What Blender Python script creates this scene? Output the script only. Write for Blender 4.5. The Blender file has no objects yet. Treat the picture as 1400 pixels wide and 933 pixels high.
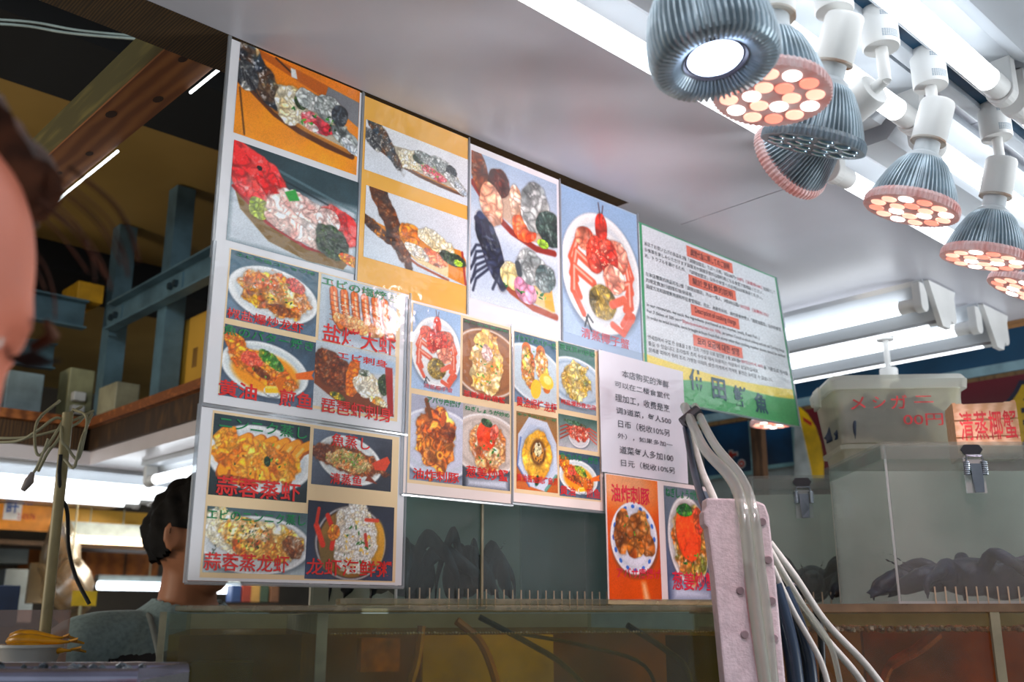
import bpy, bmesh, math, random
import numpy as np
from mathutils import Vector, Matrix
random.seed(7)
SC = bpy.context.scene
COL = SC.collection
# ------------------------------------------------------------------ camera, world, exposure
EYE = 1.5
FPX = 1361.0
PITCH, YAW, ROLL = math.radians(15.5), math.radians(46.7), math.radians(-0.1)
fw = np.array([math.cos(YAW)*math.cos(PITCH), math.sin(YAW)*math.cos(PITCH), math.sin(PITCH)])
_r = np.array([math.sin(YAW), -math.cos(YAW), 0.0]); _u = np.cross(_r, fw)
rt = math.cos(ROLL)*_r + math.sin(ROLL)*_u
up = -math.sin(ROLL)*_r + math.cos(ROLL)*_u
FH = np.array([math.cos(YAW), math.sin(YAW), 0.0])      # level forward direction
RH = np.array([math.sin(YAW), -math.cos(YAW), 0.0])     # level right direction
cam = bpy.data.cameras.new('camera'); camo = bpy.data.objects.new('camera', cam); COL.objects.link(camo)
camo.matrix_world = Matrix(((rt[0], up[0], -fw[0], 0), (rt[1], up[1], -fw[1], 0), (rt[2], up[2], -fw[2], EYE), (0, 0, 0, 1)))
cam.sensor_width = 36.0; cam.lens = 36.0*FPX/1400.0; cam.clip_start = 0.02; cam.clip_end = 60
cam.dof.use_dof = True; cam.dof.focus_distance = 1.42; cam.dof.aperture_fstop = 5.6
SC.camera = camo
SC.view_settings.view_transform = 'Standard'; SC.view_settings.look = 'None'
SC.view_settings.gamma = 1.0; SC.view_settings.use_curve_mapping = False
SC.view_settings.exposure = 0.48
SC.cycles.use_denoising = True
SC.cycles.transparent_max_bounces = 24
SC.cycles.max_bounces = 10
w = bpy.data.worlds.new('hall_air'); SC.world = w; w.use_nodes = True
w.node_tree.nodes['Background'].inputs[0].default_value = (0.55, 0.60, 0.62, 1)
w.node_tree.nodes['Background'].inputs[1].default_value = 0.46
TUBE_POWER = 2.3
LED_POWER = 10.0

def area_lamp(name, loc, target, size, power, col):
    l = bpy.data.lights.new(name, 'AREA'); l.shape = 'DISK'; l.size = size; l.energy = power; l.color = col
    o = bpy.data.objects.new(name, l); COL.objects.link(o); o.location = loc
    o.rotation_euler = (Vector(target)-Vector(loc)).to_track_quat('-Z', 'Y').to_euler()
    return o
# area lights, with added fills: warm up at the roof deck, cool onto the posters
area_lamp('roof_deck_fill', (-0.9, 2.6, EYE+0.25), (0.3, 2.6, EYE+1.3), 0.5, 12.0, (1.0, 0.86, 0.68))  # unseen fill added to brighten the brown roof deck
area_lamp('poster_fill', (-1.6, -1.6, EYE+1.6), (1.0, 1.2, EYE+0.2), 1.2, 84.0, (0.86, 0.95, 1.0))  # added fill from behind the camera for the posters, no lamp known there
area_lamp('sign_fill', (3.3, -1.5, EYE-0.80), (1.6, 1.2, EYE+0.3), 0.9, 92.0, (0.93, 0.97, 1.0))  # unseen fill added low at the front right, brightens the sign and boxes
area_lamp('aisle_back_area', (1.9, 4.0, EYE+0.42), (1.6, 4.0, EYE-1.0), 0.6, 12.0, (1.0, 0.86, 0.66))  # warm area light facing down at the back of the aisle, without a fixture

# ------------------------------------------------------------------ pixels of the photograph -> places
def ray(u, v): return fw + rt*(u-700.0)/FPX - up*(v-466.5)/FPX
def P_(r, k): return Vector((r[0]*k, r[1]*k, r[2]*k+EYE))
def on_y(u, v, Y): r = ray(u, v); return P_(r, Y/r[1])
def on_x(u, v, X): r = ray(u, v); return P_(r, X/r[0])
def on_z(u, v, Z): r = ray(u, v); return P_(r, Z/r[2])          # Z is measured from eye level
def on_d(u, v, d): r = ray(u, v); return P_(r, d/float(r@FH))    # level distance from the viewer
def loc_d(u, d, z): p = RH*u + FH*d; return Vector((p[0], p[1], EYE+z))

# ------------------------------------------------------------------ materials
def lin(c):
    c = np.asarray(c, float)/255.0
    return np.where(c <= 0.04045, c/12.92, ((c+0.055)/1.055)**2.4)
def rgba(c): return tuple(float(x) for x in lin(c))+(1.0,)
MATS = {}
def mat(name, col, rough=0.5, metal=0.0, var=0.12, scale=18.0, bump=0.0, bscale=60.0, emit=None, estr=0.0, coat=0.0, stretch=None, col2=None, spec=0.5, coat_rough=0.1):
    if name in MATS: return MATS[name]
    m = bpy.data.materials.new(name); m.use_nodes = True; nt = m.node_tree; N = nt.nodes; L = nt.links
    b = N['Principled BSDF']; b.inputs['Roughness'].default_value = rough; b.inputs['Metallic'].default_value = metal
    b.inputs['Specular IOR Level'].default_value = spec
    b.inputs['Coat Weight'].default_value = coat; b.inputs['Coat Roughness'].default_value = coat_rough
    tc = N.new('ShaderNodeTexCoord'); mp = N.new('ShaderNodeMapping'); L.new(tc.outputs['Object'], mp.inputs[0])
    if stretch: mp.inputs['Scale'].default_value = stretch
    nz = N.new('ShaderNodeTexNoise'); nz.inputs['Scale'].default_value = scale; nz.inputs['Detail'].default_value = 5
    L.new(mp.outputs[0], nz.inputs['Vector'])
    rp = N.new('ShaderNodeValToRGB'); a = np.array(rgba(col)); c2 = np.array(rgba(col2)) if col2 else a*(1-var*2.2)
    c1 = a if col2 else np.minimum(a*(1+var), 1)
    c2[3] = c1[3] = 1
    rp.color_ramp.elements[0].color = c2; rp.color_ramp.elements[1].color = c1
    rp.color_ramp.elements[0].position = 0.3; rp.color_ramp.elements[1].position = 0.62
    L.new(nz.outputs['Fac'], rp.inputs[0]); L.new(rp.outputs[0], b.inputs['Base Color'])
    if bump:
        bp = N.new('ShaderNodeBump'); bp.inputs['Strength'].default_value = bump; bp.inputs['Distance'].default_value = 0.004
        n2 = N.new('ShaderNodeTexNoise'); n2.inputs['Scale'].default_value = bscale; n2.inputs['Detail'].default_value = 4
        L.new(mp.outputs[0], n2.inputs['Vector']); L.new(n2.outputs['Fac'], bp.inputs['Height']); L.new(bp.outputs[0], b.inputs['Normal'])
        if coat: L.new(bp.outputs[0], b.inputs['Coat Normal'])
    if emit is not None:
        b.inputs['Emission Color'].default_value = rgba(emit); b.inputs['Emission Strength'].default_value = estr
    MATS[name] = m; return m
def clear(name, tint, body, k, rough=0.25, gloss=0.08, noise=0.0, scale=8.0, trans=0.5):
    """A see-through sheet: tinted transparency, k parts milky body (half of it translucent), a thin gloss."""
    if name in MATS: return MATS[name]
    m = bpy.data.materials.new(name); m.use_nodes = True; nt = m.node_tree; N = nt.nodes; L = nt.links
    N.remove(N['Principled BSDF']); out = N['Material Output']
    t = N.new('ShaderNodeBsdfTransparent'); t.inputs[0].default_value = rgba(tint)
    d = N.new('ShaderNodeBsdfDiffuse'); d.inputs[0].default_value = rgba(body)
    tr = N.new('ShaderNodeBsdfTranslucent'); tr.inputs[0].default_value = rgba(body)
    md = N.new('ShaderNodeMixShader'); md.inputs[0].default_value = trans; L.new(d.outputs[0], md.inputs[1]); L.new(tr.outputs[0], md.inputs[2])
    mx = N.new('ShaderNodeMixShader'); mx.inputs[0].default_value = k
    if noise:
        tc = N.new('ShaderNodeTexCoord'); nz = N.new('ShaderNodeTexNoise'); nz.inputs['Scale'].default_value = scale; nz.inputs['Detail'].default_value = 6
        L.new(tc.outputs['Object'], nz.inputs['Vector']); mr = N.new('ShaderNodeMapRange')
        mr.inputs['From Min'].default_value = 0.3; mr.inputs['From Max'].default_value = 0.7
        mr.inputs['To Min'].default_value = max(0, k-noise); mr.inputs['To Max'].default_value = min(1, k+noise)
        L.new(nz.outputs['Fac'], mr.inputs['Value']); kk = mr.outputs[0]
    else:
        vl = N.new('ShaderNodeValue'); vl.outputs[0].default_value = k; kk = vl.outputs[0]
    ge = N.new('ShaderNodeNewGeometry'); fr_ = N.new('ShaderNodeMath'); fr_.operation = 'SUBTRACT'; fr_.inputs[0].default_value = 1.0; L.new(ge.outputs['Backfacing'], fr_.inputs[1])
    km = N.new('ShaderNodeMath'); km.operation = 'MULTIPLY'; L.new(kk, km.inputs[0]); L.new(fr_.outputs[0], km.inputs[1]); L.new(km.outputs[0], mx.inputs[0])
    L.new(t.outputs[0], mx.inputs[1]); L.new(md.outputs[0], mx.inputs[2])
    g = N.new('ShaderNodeBsdfGlossy'); g.inputs['Roughness'].default_value = rough
    fr = N.new('ShaderNodeLayerWeight'); fr.inputs['Blend'].default_value = 0.2
    ma = N.new('ShaderNodeMath'); ma.operation = 'MULTIPLY_ADD'; ma.inputs[1].default_value = 0.3; ma.inputs[2].default_value = gloss
    L.new(fr.outputs['Facing'], ma.inputs[0])
    mf = N.new('ShaderNodeMath'); mf.operation = 'MULTIPLY'; L.new(ma.outputs[0], mf.inputs[0]); L.new(fr_.outputs[0], mf.inputs[1])
    m2 = N.new('ShaderNodeMixShader'); L.new(mf.outputs[0], m2.inputs[0]); L.new(mx.outputs[0], m2.inputs[1]); L.new(g.outputs[0], m2.inputs[2])
    L.new(m2.outputs[0], out.inputs['Surface']); MATS[name] = m; return m
def glow(name, col, strength):
    if name in MATS: return MATS[name]
    m = bpy.data.materials.new(name); m.use_nodes = True; b = m.node_tree.nodes['Principled BSDF']
    b.inputs['Base Color'].default_value = rgba(col); b.inputs['Emission Color'].default_value = rgba(col)
    b.inputs['Emission Strength'].default_value = strength; b.inputs['Roughness'].default_value = 0.3
    MATS[name] = m; return m
def wood(name, c1, c2, scale=6.0, stretch=(1, 12, 1), rough=0.6):
    """Grain running along local Y by default; knots from a second noise."""
    if name in MATS: return MATS[name]
    m = bpy.data.materials.new(name); m.use_nodes = True; nt = m.node_tree; N = nt.nodes; L = nt.links
    b = N['Principled BSDF']; b.inputs['Roughness'].default_value = rough
    tc = N.new('ShaderNodeTexCoord'); mp = N.new('ShaderNodeMapping'); L.new(tc.outputs['Object'], mp.inputs[0]); mp.inputs['Scale'].default_value = stretch
    nz = N.new('ShaderNodeTexNoise'); nz.inputs['Scale'].default_value = scale; nz.inputs['Detail'].default_value = 6; nz.inputs['Distortion'].default_value = 1.2
    L.new(mp.outputs[0], nz.inputs['Vector'])
    wv = N.new('ShaderNodeTexWave'); wv.inputs['Scale'].default_value = scale*1.6; wv.inputs['Distortion'].default_value = 5; wv.inputs['Detail'].default_value = 3; wv.bands_direction = 'X'
    L.new(mp.outputs[0], wv.inputs['Vector'])
    ad = N.new('ShaderNodeMath'); ad.operation = 'MULTIPLY'; L.new(nz.outputs['Fac'], ad.inputs[0]); L.new(wv.outputs['Fac'], ad.inputs[1])
    rp = N.new('ShaderNodeValToRGB'); rp.color_ramp.elements[0].color = rgba(c2); rp.color_ramp.elements[1].color = rgba(c1)
    rp.color_ramp.elements[0].position = 0.05; rp.color_ramp.elements[1].position = 0.5
    L.new(ad.outputs[0], rp.inputs[0])
    L.new(rp.outputs[0], b.inputs['Base Color']); MATS[name] = m; return m

# ------------------------------------------------------------------ mesh building
class MB:
    def __init__(s): s.v = []; s.f = []; s.m = []
    def add(s, vs, fs, mi=0):
        o = len(s.v); s.v += [tuple(map(float, p)) for p in vs]; s.f += [tuple(i+o for i in f) for f in fs]; s.m += [mi]*len(fs); return s
    def box(s, x0, x1, y0, y1, z0, z1, mi=0):
        x0, x1 = sorted((x0, x1)); y0, y1 = sorted((y0, y1)); z0, z1 = sorted((z0, z1))
        return s.add([(x0,y0,z0),(x1,y0,z0),(x1,y1,z0),(x0,y1,z0),(x0,y0,z1),(x1,y0,z1),(x1,y1,z1),(x0,y1,z1)],
              [(3,2,1,0),(4,5,6,7),(0,1,5,4),(1,2,6,5),(2,3,7,6),(3,0,4,7)], mi)
    def prism(s, pts, h, mi=0):
        """Closed outline pts (3D, planar) extruded by vector h."""
        h = Vector(h); n = len(pts); a = [Vector(p) for p in pts]
        nrm = Vector((0,0,0))
        for i in range(n): nrm += a[i].cross(a[(i+1) % n])
        fl = nrm.dot(h) > 0
        fs = [tuple(range(n))[::-1] if fl else tuple(range(n)), tuple(range(n, 2*n)) if fl else tuple(range(n, 2*n))[::-1]]
        for i in range(n):
            j = (i+1) % n; q = (i, j, j+n, i+n); fs.append(q if fl else q[::-1])
        return s.add(a+[p+h for p in a], fs, mi)
    def tube(s, pts, r, n=8, mi=0, cap=True):
        pts = [Vector(p) for p in pts]; k = len(pts); rs = r if isinstance(r, (list, tuple)) else [r]*k
        vs = []; t0 = (pts[1]-pts[0]).normalized(); a = t0.orthogonal().normalized()
        for i in range(k):
            t = (pts[min(i+1, k-1)]-pts[max(i-1, 0)]).normalized()
            a = (a - t*a.dot(t)); a = a.normalized() if a.length > 1e-6 else t.orthogonal().normalized(); b = t.cross(a)
            for j in range(n):
                w_ = 2*math.pi*j/n; vs.append(pts[i]+(a*math.cos(w_)+b*math.sin(w_))*rs[i])
        fs = [(i*n+j, i*n+(j+1) % n, (i+1)*n+(j+1) % n, (i+1)*n+j) for i in range(k-1) for j in range(n)]
        if cap: fs += [tuple(range(n))[::-1], tuple(range((k-1)*n, k*n))]
        return s.add(vs, fs, mi)
    def lathe(s, prof, o=(0,0,0), n=24, mi=0, gear=None):
        """prof: (r, z) from bottom to top about a vertical axis through o; gear(j, i) scales a radius."""
        vs = []; o = Vector(o)
        for i, (r, z) in enumerate(prof):
            for j in range(n):
                w_ = 2*math.pi*j/n; q = r*(gear(j, i) if gear else 1)
                vs.append(o+Vector((q*math.cos(w_), q*math.sin(w_), z)))
        k = len(prof)
        fs = [(i*n+j, i*n+(j+1) % n, (i+1)*n+(j+1) % n, (i+1)*n+j) for i in range(k-1) for j in range(n)]
        if prof[0][0] > 1e-6: fs.append(tuple(range(n))[::-1])
        if prof[-1][0] > 1e-6: fs.append(tuple(range((k-1)*n, k*n)))
        return s.add(vs, fs, mi)
    def ball(s, c, r, n=14, mi=0, M=None):
        c = Vector(c); r = (r, r, r) if not isinstance(r, (tuple, list)) else r; vs = []; fs = []; h = n//2
        for i in range(h+1):
            t = math.pi*i/h
            for j in range(n):
                w_ = 2*math.pi*j/n; p = Vector((r[0]*math.sin(t)*math.cos(w_), r[1]*math.sin(t)*math.sin(w_), r[2]*math.cos(t)))
                vs.append(c+(M @ p if M else p))
        fs = [(i*n+j, (i+1)*n+j, (i+1)*n+(j+1) % n, i*n+(j+1) % n) for i in range(h) for j in range(n)]
        return s.add(vs, fs, mi)
    def xf(s, M):
        s.v = [tuple(M @ Vector(p)) for p in s.v]; return s
    def build(s, name, ms, parent=None, loc=None, smooth=None, bevel=0.0, rot=None):
        me = bpy.data.meshes.new(name); me.from_pydata(s.v, [], s.f)
        for m in (ms if isinstance(ms, (list, tuple)) else [ms]): me.materials.append(m)
        if any(s.m): me.polygons.foreach_set('material_index', s.m)
        me.update()
        if bevel:
            bm = bmesh.new(); bm.from_mesh(me); bmesh.ops.remove_doubles(bm, verts=bm.verts, dist=1e-6)
            es = [e for e in bm.edges if len(e.link_faces) == 2 and e.calc_face_angle(0) > 0.6]
            bmesh.ops.bevel(bm, geom=es, offset=bevel, segments=2, affect='EDGES', profile=0.6, clamp_overlap=True); bm.to_mesh(me); bm.free()
        if smooth is not None:
            me.polygons.foreach_set('use_smooth', [True]*len(me.polygons)); me.set_sharp_from_angle(angle=math.radians(smooth))
        o = bpy.data.objects.new(name, me); COL.objects.link(o)
        if parent: o.parent = parent
        if loc is not None: o.location = loc
        if rot is not None: o.rotation_euler = rot
        return o
def tag(o, label=None, cat=None, group=None, kind=None):
    if label: o['label'] = label
    if cat: o['category'] = cat
    if group: o['group'] = group
    if kind: o['kind'] = kind
    return o
def empty(name, loc=(0,0,0), rz=0.0):
    o = bpy.data.objects.new(name, None); COL.objects.link(o); o.location = loc; o.rotation_euler = (0,0,rz); o.empty_display_size = 0.05; return o
def copy_tree(o, parent=None):
    c = o.copy(); COL.objects.link(c); c.parent = parent
    for ch in list(o.children): copy_tree(ch, c)
    return c
def smooth_path(pts, n=8):
    """Catmull-Rom through pts."""
    p = [Vector(q) for q in pts]; p = [p[0]*2-p[1]]+p+[p[-1]*2-p[-2]]; out = []
    for i in range(1, len(p)-2):
        for k in range(n):
            t = k/n; a, b, c, d = p[i-1], p[i], p[i+1], p[i+2]
            out.append(0.5*((2*b)+(c-a)*t+(2*a-5*b+4*c-d)*t*t+(3*b-a-3*c+d)*t**3))
    out.append(p[-2]); return out
def text_raw(body, bold=0.0, align='LEFT', spacing=1.0, line=1.0):
    c = bpy.data.curves.new('t', 'FONT'); c.body = body; c.offset = bold; c.align_x = align; c.space_character = spacing; c.space_line = line; c.resolution_u = 3
    o = bpy.data.objects.new('t', c); COL.objects.link(o); bpy.context.view_layer.update()
    dg = bpy.context.evaluated_depsgraph_get(); me = bpy.data.meshes.new_from_object(o.evaluated_get(dg))
    v = np.empty(len(me.vertices)*3); me.vertices.foreach_get('co', v); v = v.reshape(-1, 3); f = [tuple(p.vertices) for p in me.polygons]
    bpy.data.objects.remove(o); bpy.data.curves.remove(c); bpy.data.meshes.remove(me)
    return v, f
def text_in(body, x0, x1, z0, z1, y, m, parent, name='lettering', bold=0.012, skew=0.0):
    """Lettering fitted to the rectangle x0..x1, z0..z1 in its parent's plane y (reads along +X, faces -Y)."""
    v, f = text_raw(body, bold); a = v.min(0); b = v.max(0); s = np.maximum(b-a, 1e-6)
    q = np.zeros_like(v); q[:,0] = x0+(v[:,0]-a[0])/s[0]*(x1-x0); q[:,2] = z0+(v[:,1]-a[1])/s[1]*(z1-z0)+skew*(q[:,0]-x0); q[:,1] = y
    mb = MB(); mb.add(q.tolist(), f); return mb.build(name, m, parent)
def remesh(verts, faces, voxel, smooth_it=0):
    me = bpy.data.meshes.new('r'); me.from_pydata([tuple(v) for v in verts], [], faces); me.update()
    o = bpy.data.objects.new('r', me); COL.objects.link(o)
    m = o.modifiers.new('r', 'REMESH'); m.mode = 'VOXEL'; m.voxel_size = voxel; m.use_smooth_shade = True
    if smooth_it:
        k = o.modifiers.new('s', 'SMOOTH'); k.factor = 0.5; k.iterations = smooth_it
    bpy.context.view_layer.update(); dg = bpy.context.evaluated_depsgraph_get()
    out = bpy.data.meshes.new_from_object(o.evaluated_get(dg)); bpy.data.objects.remove(o); bpy.data.meshes.remove(me)
    out.polygons.foreach_set('use_smooth', [True]*len(out.polygons))
    return out
# ------------------------------------------------------------------ the setting
S = 'structure'
white_board = mat('white_ceiling_board', (194, 194, 202), rough=0.35, var=0.05, scale=3, bump=0.05, bscale=6, coat=0.25, coat_rough=0.25)
dark_joint = mat('dark_joint', (30, 34, 40), rough=0.8)
CZ = EYE+0.755
mb = MB()
# soffit board over the visitors and the stall: front part ends above the posters, the right part runs on to the signboards
mb.box(-1.2, 1.516, -2.2, 1.118, CZ, CZ+0.03)
mb.box(1.519, 2.70, -2.2, 2.3, CZ, CZ+0.03); mb.box(1.36, 1.5189, 1.1181, 2.3, CZ, CZ+0.03)
tag(mb.build('ceiling', white_board), kind=S)
tag(MB().box(1.516, 1.519, -2.2, 1.118, CZ+0.004, CZ+0.03).build('trim_1', dark_joint), kind=S)   # joint between the boards
fascia = wood('dark_stained_timber', (86, 62, 30), (40, 28, 12), 5, (10, 1, 6))
tag(MB().box(-1.2, 1.359, 1.122, 1.215, CZ+0.002, CZ+0.10).build('trim_2', fascia), kind=S)
tag(MB().box(2.70, 2.73, -1.0, 2.3, CZ-0.012, CZ+0.05).build('trim_3', wood('tan_edge_timber', (190, 140, 90), (140, 95, 55), 5, (6, 1, 6))), kind=S)
ply = mat('brown_plywood_deck', (160, 130, 70), rough=0.55, var=0.12, scale=1.6, col2=(130, 104, 52))
tag(MB().box(-3, 4.2, 0.9, 6.0, EYE+1.3, EYE+1.33).build('ceiling_1', ply), kind=S)
black_steel = mat('black_roof_strip', (3, 6, 11), rough=0.8)
for i, (a, b) in enumerate([(2.01, 2.30), (3.55, 3.9)]):
    mb = MB().box(-3, 4.2, a, b, EYE+1.2, EYE+1.298)
    tag(mb.build('ceiling_%d' % (i+2), black_steel), kind=S)
concrete = mat('market_floor_concrete', (92, 92, 90), rough=0.55, var=0.15, scale=2.5)
tag(MB().box(-4, 6.5, -4, 7, -0.05, 0).build('floor', concrete), kind=S)
dim_wall = mat('dim_back_wall', (70, 62, 52), rough=0.8, var=0.2, scale=2)
tag(MB().box(-3, 4.2, 6.0, 6.06, 0, EYE+1.33).build('wall_back', dim_wall), kind=S)
# right hand wall behind the boxes: blue band, white rail, tan rail, grey panel
WX = 3.3
mb = MB(); mb.box(WX+0.02, WX+0.06, -1.5, 4.5, 0, EYE+1.3, 0)
tag(mb.build('wall_right', mat('pale_grey_wall', (150, 165, 168), rough=0.6, var=0.06)), kind=S)
tag(MB().box(WX-0.02, WX+0.02, -1.5, 2.6, EYE+0.783, EYE+1.2).build('trim_4', mat('deep_teal_band', (18, 62, 92), rough=0.45, var=0.25, scale=3)), kind=S)
tag(MB().box(WX-0.03, WX+0.02, -1.5, 2.6, EYE+0.752, EYE+0.783).build('trim_5', mat('pale_blue_rail', (130, 160, 172), rough=0.4)), kind=S)
tag(MB().box(WX-0.025, WX+0.02, -1.5, 2.6, EYE+0.735, EYE+0.752).build('trim_6', wood('dull_tan_rail', (120, 92, 58), (80, 60, 36), 5, (1, 8, 1))), kind=S)

# ------------------------------------------------------------------ printed pictures: a painter on a fine grid of coloured points
class Canvas:
    def __init__(s, w, h, px, seed):
        s.w, s.h = w, h; s.nx = max(24, int(w/px)); s.ny = max(18, int(h/px)); s.R = np.random.RandomState(seed)
        s.x, s.y = np.meshgrid(np.linspace(0, 1, s.nx), np.linspace(0, 1, s.ny)); s.asp = w/h; s.X = s.x*s.asp   # X in heights
        s.c = np.ones((s.ny, s.nx, 3))*200.0
    def noise(s, k, octv=3):
        out = np.zeros_like(s.x); amp = 1; tot = 0
        for o in range(octv):
            n = max(2, int(k*2**o)); m = max(2, int(k*2**o*s.asp)); g = s.R.rand(n+2, m+2)
            u = s.x*m; v = s.y*n; i = u.astype(int); j = v.astype(int); a = u-i; b = v-j; a = a*a*(3-2*a); b = b*b*(3-2*b)
            out += amp*((g[j,i]*(1-a)+g[j,i+1]*a)*(1-b)+(g[j+1,i]*(1-a)+g[j+1,i+1]*a)*b); tot += amp; amp *= 0.55
        return out/tot
    def mix(s, m, col): m = np.clip(m, 0, 1)[..., None]; s.c = s.c*(1-m)+np.asarray(col, float)*m
    def bg(s, top, bot, tex=0.12, k=4, ang=0.0):
        t = np.clip(s.y*math.cos(ang)+s.x*math.sin(ang), 0, 1)[..., None]; s.c = np.asarray(top, float)*(1-t)+np.asarray(bot, float)*t
        s.c *= (1+tex*(s.noise(k, 4)-0.5)*2)[..., None]; return s
    def q(s, cx, cy, rx, ry, rot=0):
        dx = s.X-cx*s.asp; dy = s.y-cy; c, n = math.cos(rot), math.sin(rot)
        return np.hypot((dx*c+dy*n)/rx, (-dx*n+dy*c)/ry)
    def ell(s, cx, cy, rx, ry, rot=0, col=(255,255,255), soft=0.06, al=1.0):
        s.mix(al*np.clip((1-s.q(cx, cy, rx, ry, rot))/soft+0.5, 0, 1), col); return s
    def plate(s, cx, cy, rx, ry, rot=0, col=(232,232,230), rim=(196,204,210)):
        s.ell(cx+0.01, cy+0.025, rx*1.03, ry*1.03, rot, (60, 66, 76), 0.12, 0.5)
        s.ell(cx, cy, rx, ry, rot, col, 0.04); d = s.q(cx, cy, rx, ry, rot)
        s.mix(0.6*np.exp(-((d-0.80)/0.05)**2), rim); s.mix(0.7*np.exp(-((d-0.95)/0.03)**2), (250, 250, 250)); return s
    def poly(s, pts, col, soft=0.012, al=1.0):
        p = [(a*s.asp, b) for a, b in pts]; ins = np.zeros(s.x.shape, bool); dist = np.full(s.x.shape, 9.0)
        for i in range(len(p)):
            (x1, y1), (x2, y2) = p[i], p[(i+1) % len(p)]
            cond = ((y1 > s.y) != (y2 > s.y)); xi = (x2-x1)*(s.y-y1)/((y2-y1) if abs(y2-y1) > 1e-9 else 1e-9)+x1; ins ^= cond & (s.X < xi)
            dist = np.minimum(dist, s.seg(x1, y1, x2, y2))
        sd = np.where(ins, dist, -dist); s.mix(al*np.clip(sd/soft+0.5, 0, 1), col); return s
    def seg(s, x1, y1, x2, y2):
        dx, dy = x2-x1, y2-y1; t = np.clip(((s.X-x1)*dx+(s.y-y1)*dy)/(dx*dx+dy*dy+1e-9), 0, 1); return np.hypot(s.X-x1-t*dx, s.y-y1-t*dy)
    def stroke(s, pts, wd, col, al=1.0, taper=0.0):
        d = np.full(s.x.shape, -9.0); n = len(pts)-1
        for i in range(n):
            ww = wd*(1-taper*i/max(1, n)); d = np.maximum(d, ww/2-s.seg(pts[i][0]*s.asp, pts[i][1], pts[i+1][0]*s.asp, pts[i+1][1]))
        s.mix(al*np.clip(d/0.012+0.5, 0, 1), col); return s
    def food(s, cx, cy, rx, ry, rot, pal, cell=0.07, rag=0.28, dark=0.40, hi=0.30, shadow=True, el=1.0):
        """A heap: ragged outline, cells of the palette with dark gaps and wet highlights."""
        nz = s.noise(7, 3); rx *= 1.1*max(1, .85*s.asp); ry *= 1.1; d = s.q(cx, cy, rx, ry, rot)+(nz-0.5)*2*rag
        if shadow: s.mix(0.45*np.clip((1.12-d)/0.2, 0, 1), (52, 34, 22))
        m = np.clip((1-d)/0.07+0.5, 0, 1); idx = m > 0.01
        if not idx.any(): return s
        cell *= 1.22; n = max(4, int(math.pi*rx*ry/(cell*cell)*1.6)); a = s.R.rand(n)*2*math.pi; r = np.sqrt(s.R.rand(n))*1.15
        px = cx*s.asp+(rx*r*np.cos(a))*math.cos(rot)-(ry*r*np.sin(a))*math.sin(rot); py = cy+(rx*r*np.cos(a))*math.sin(rot)+(ry*r*np.sin(a))*math.cos(rot)
        wx = (s.noise(12, 2)-0.5)*cell*1.1; wy = (s.noise(12, 2)-0.5)*cell*1.1
        X = (s.X+wx)[idx]; Y = (s.y+wy)[idx]; th = s.R.rand(n)*math.pi
        ddx = X[:,None]-px; ddy = Y[:,None]-py; e = ddx*np.cos(th)+ddy*np.sin(th); f = -ddx*np.sin(th)+ddy*np.cos(th)
        D = np.hypot(e/(1+0.8*el), f); o = np.argpartition(D, 1, axis=1)[:, :2]; k = np.arange(len(X)); d1 = D[k, o[:,0]]; d2 = D[k, o[:,1]]
        lo = np.minimum(d1, d2); g = np.abs(d2-d1); pc = np.asarray(pal, float)[s.R.randint(0, len(pal), n)]; pc = pc*(0.86+0.28*s.R.rand(n, 1))
        W = np.exp(-(D-lo[:,None])/(cell*0.24)); col = (W @ pc)/W.sum(1, keepdims=True)
        lf = np.clip((s.noise(9, 2)[idx]-.42)*2.2, 0, .5)[:,None]; col = col*(1-lf)+np.asarray(pal[s.R.randint(len(pal))], float)*lf
        sh = (1-dark)+dark*np.clip(g/(cell*0.45), 0, 1); sh *= 0.82+0.38*s.noise(34, 2)[idx]; sh *= 1.08-0.30*lo/cell; sh = sh/sh.mean()*.97
        col = col*sh[:,None]; h = hi*np.clip((s.noise(30, 2)[idx]-0.60)*6, 0, 1)*np.clip(1-lo/cell*1.2, 0, 1); col = col*(1-h[:,None])+250*h[:,None]
        full = s.c.copy(); full[idx] = np.clip(col, 0, 255); mm = m[..., None]; s.c = s.c*(1-mm)+full*mm; return s
    def bits(s, cx, cy, rx, ry, n, cols, r=0.015):
        for _ in range(n):
            a = s.R.rand()*6.28; q = math.sqrt(s.R.rand()); s.ell(cx+rx*q*math.cos(a)/s.asp, cy+ry*q*math.sin(a), r*(0.6+s.R.rand()), r*(0.35+0.4*s.R.rand()), s.R.rand()*3.1, cols[s.R.randint(len(cols))], 0.4)
        return s
    def grain(s, k=0.06): s.c = s.c*(1+k*(s.R.rand(s.ny, s.nx)-0.5)*2)[..., None]; return s
def print_mat(name='laminated_print'):
    if name in MATS: return MATS[name]
    m = bpy.data.materials.new(name); m.use_nodes = True; nt = m.node_tree; N = nt.nodes; L = nt.links; b = N['Principled BSDF']
    at = N.new('ShaderNodeVertexColor'); at.layer_name = 'print'; L.new(at.outputs['Color'], b.inputs['Base Color'])
    film(nt, b); MATS[name] = m; return m
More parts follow.
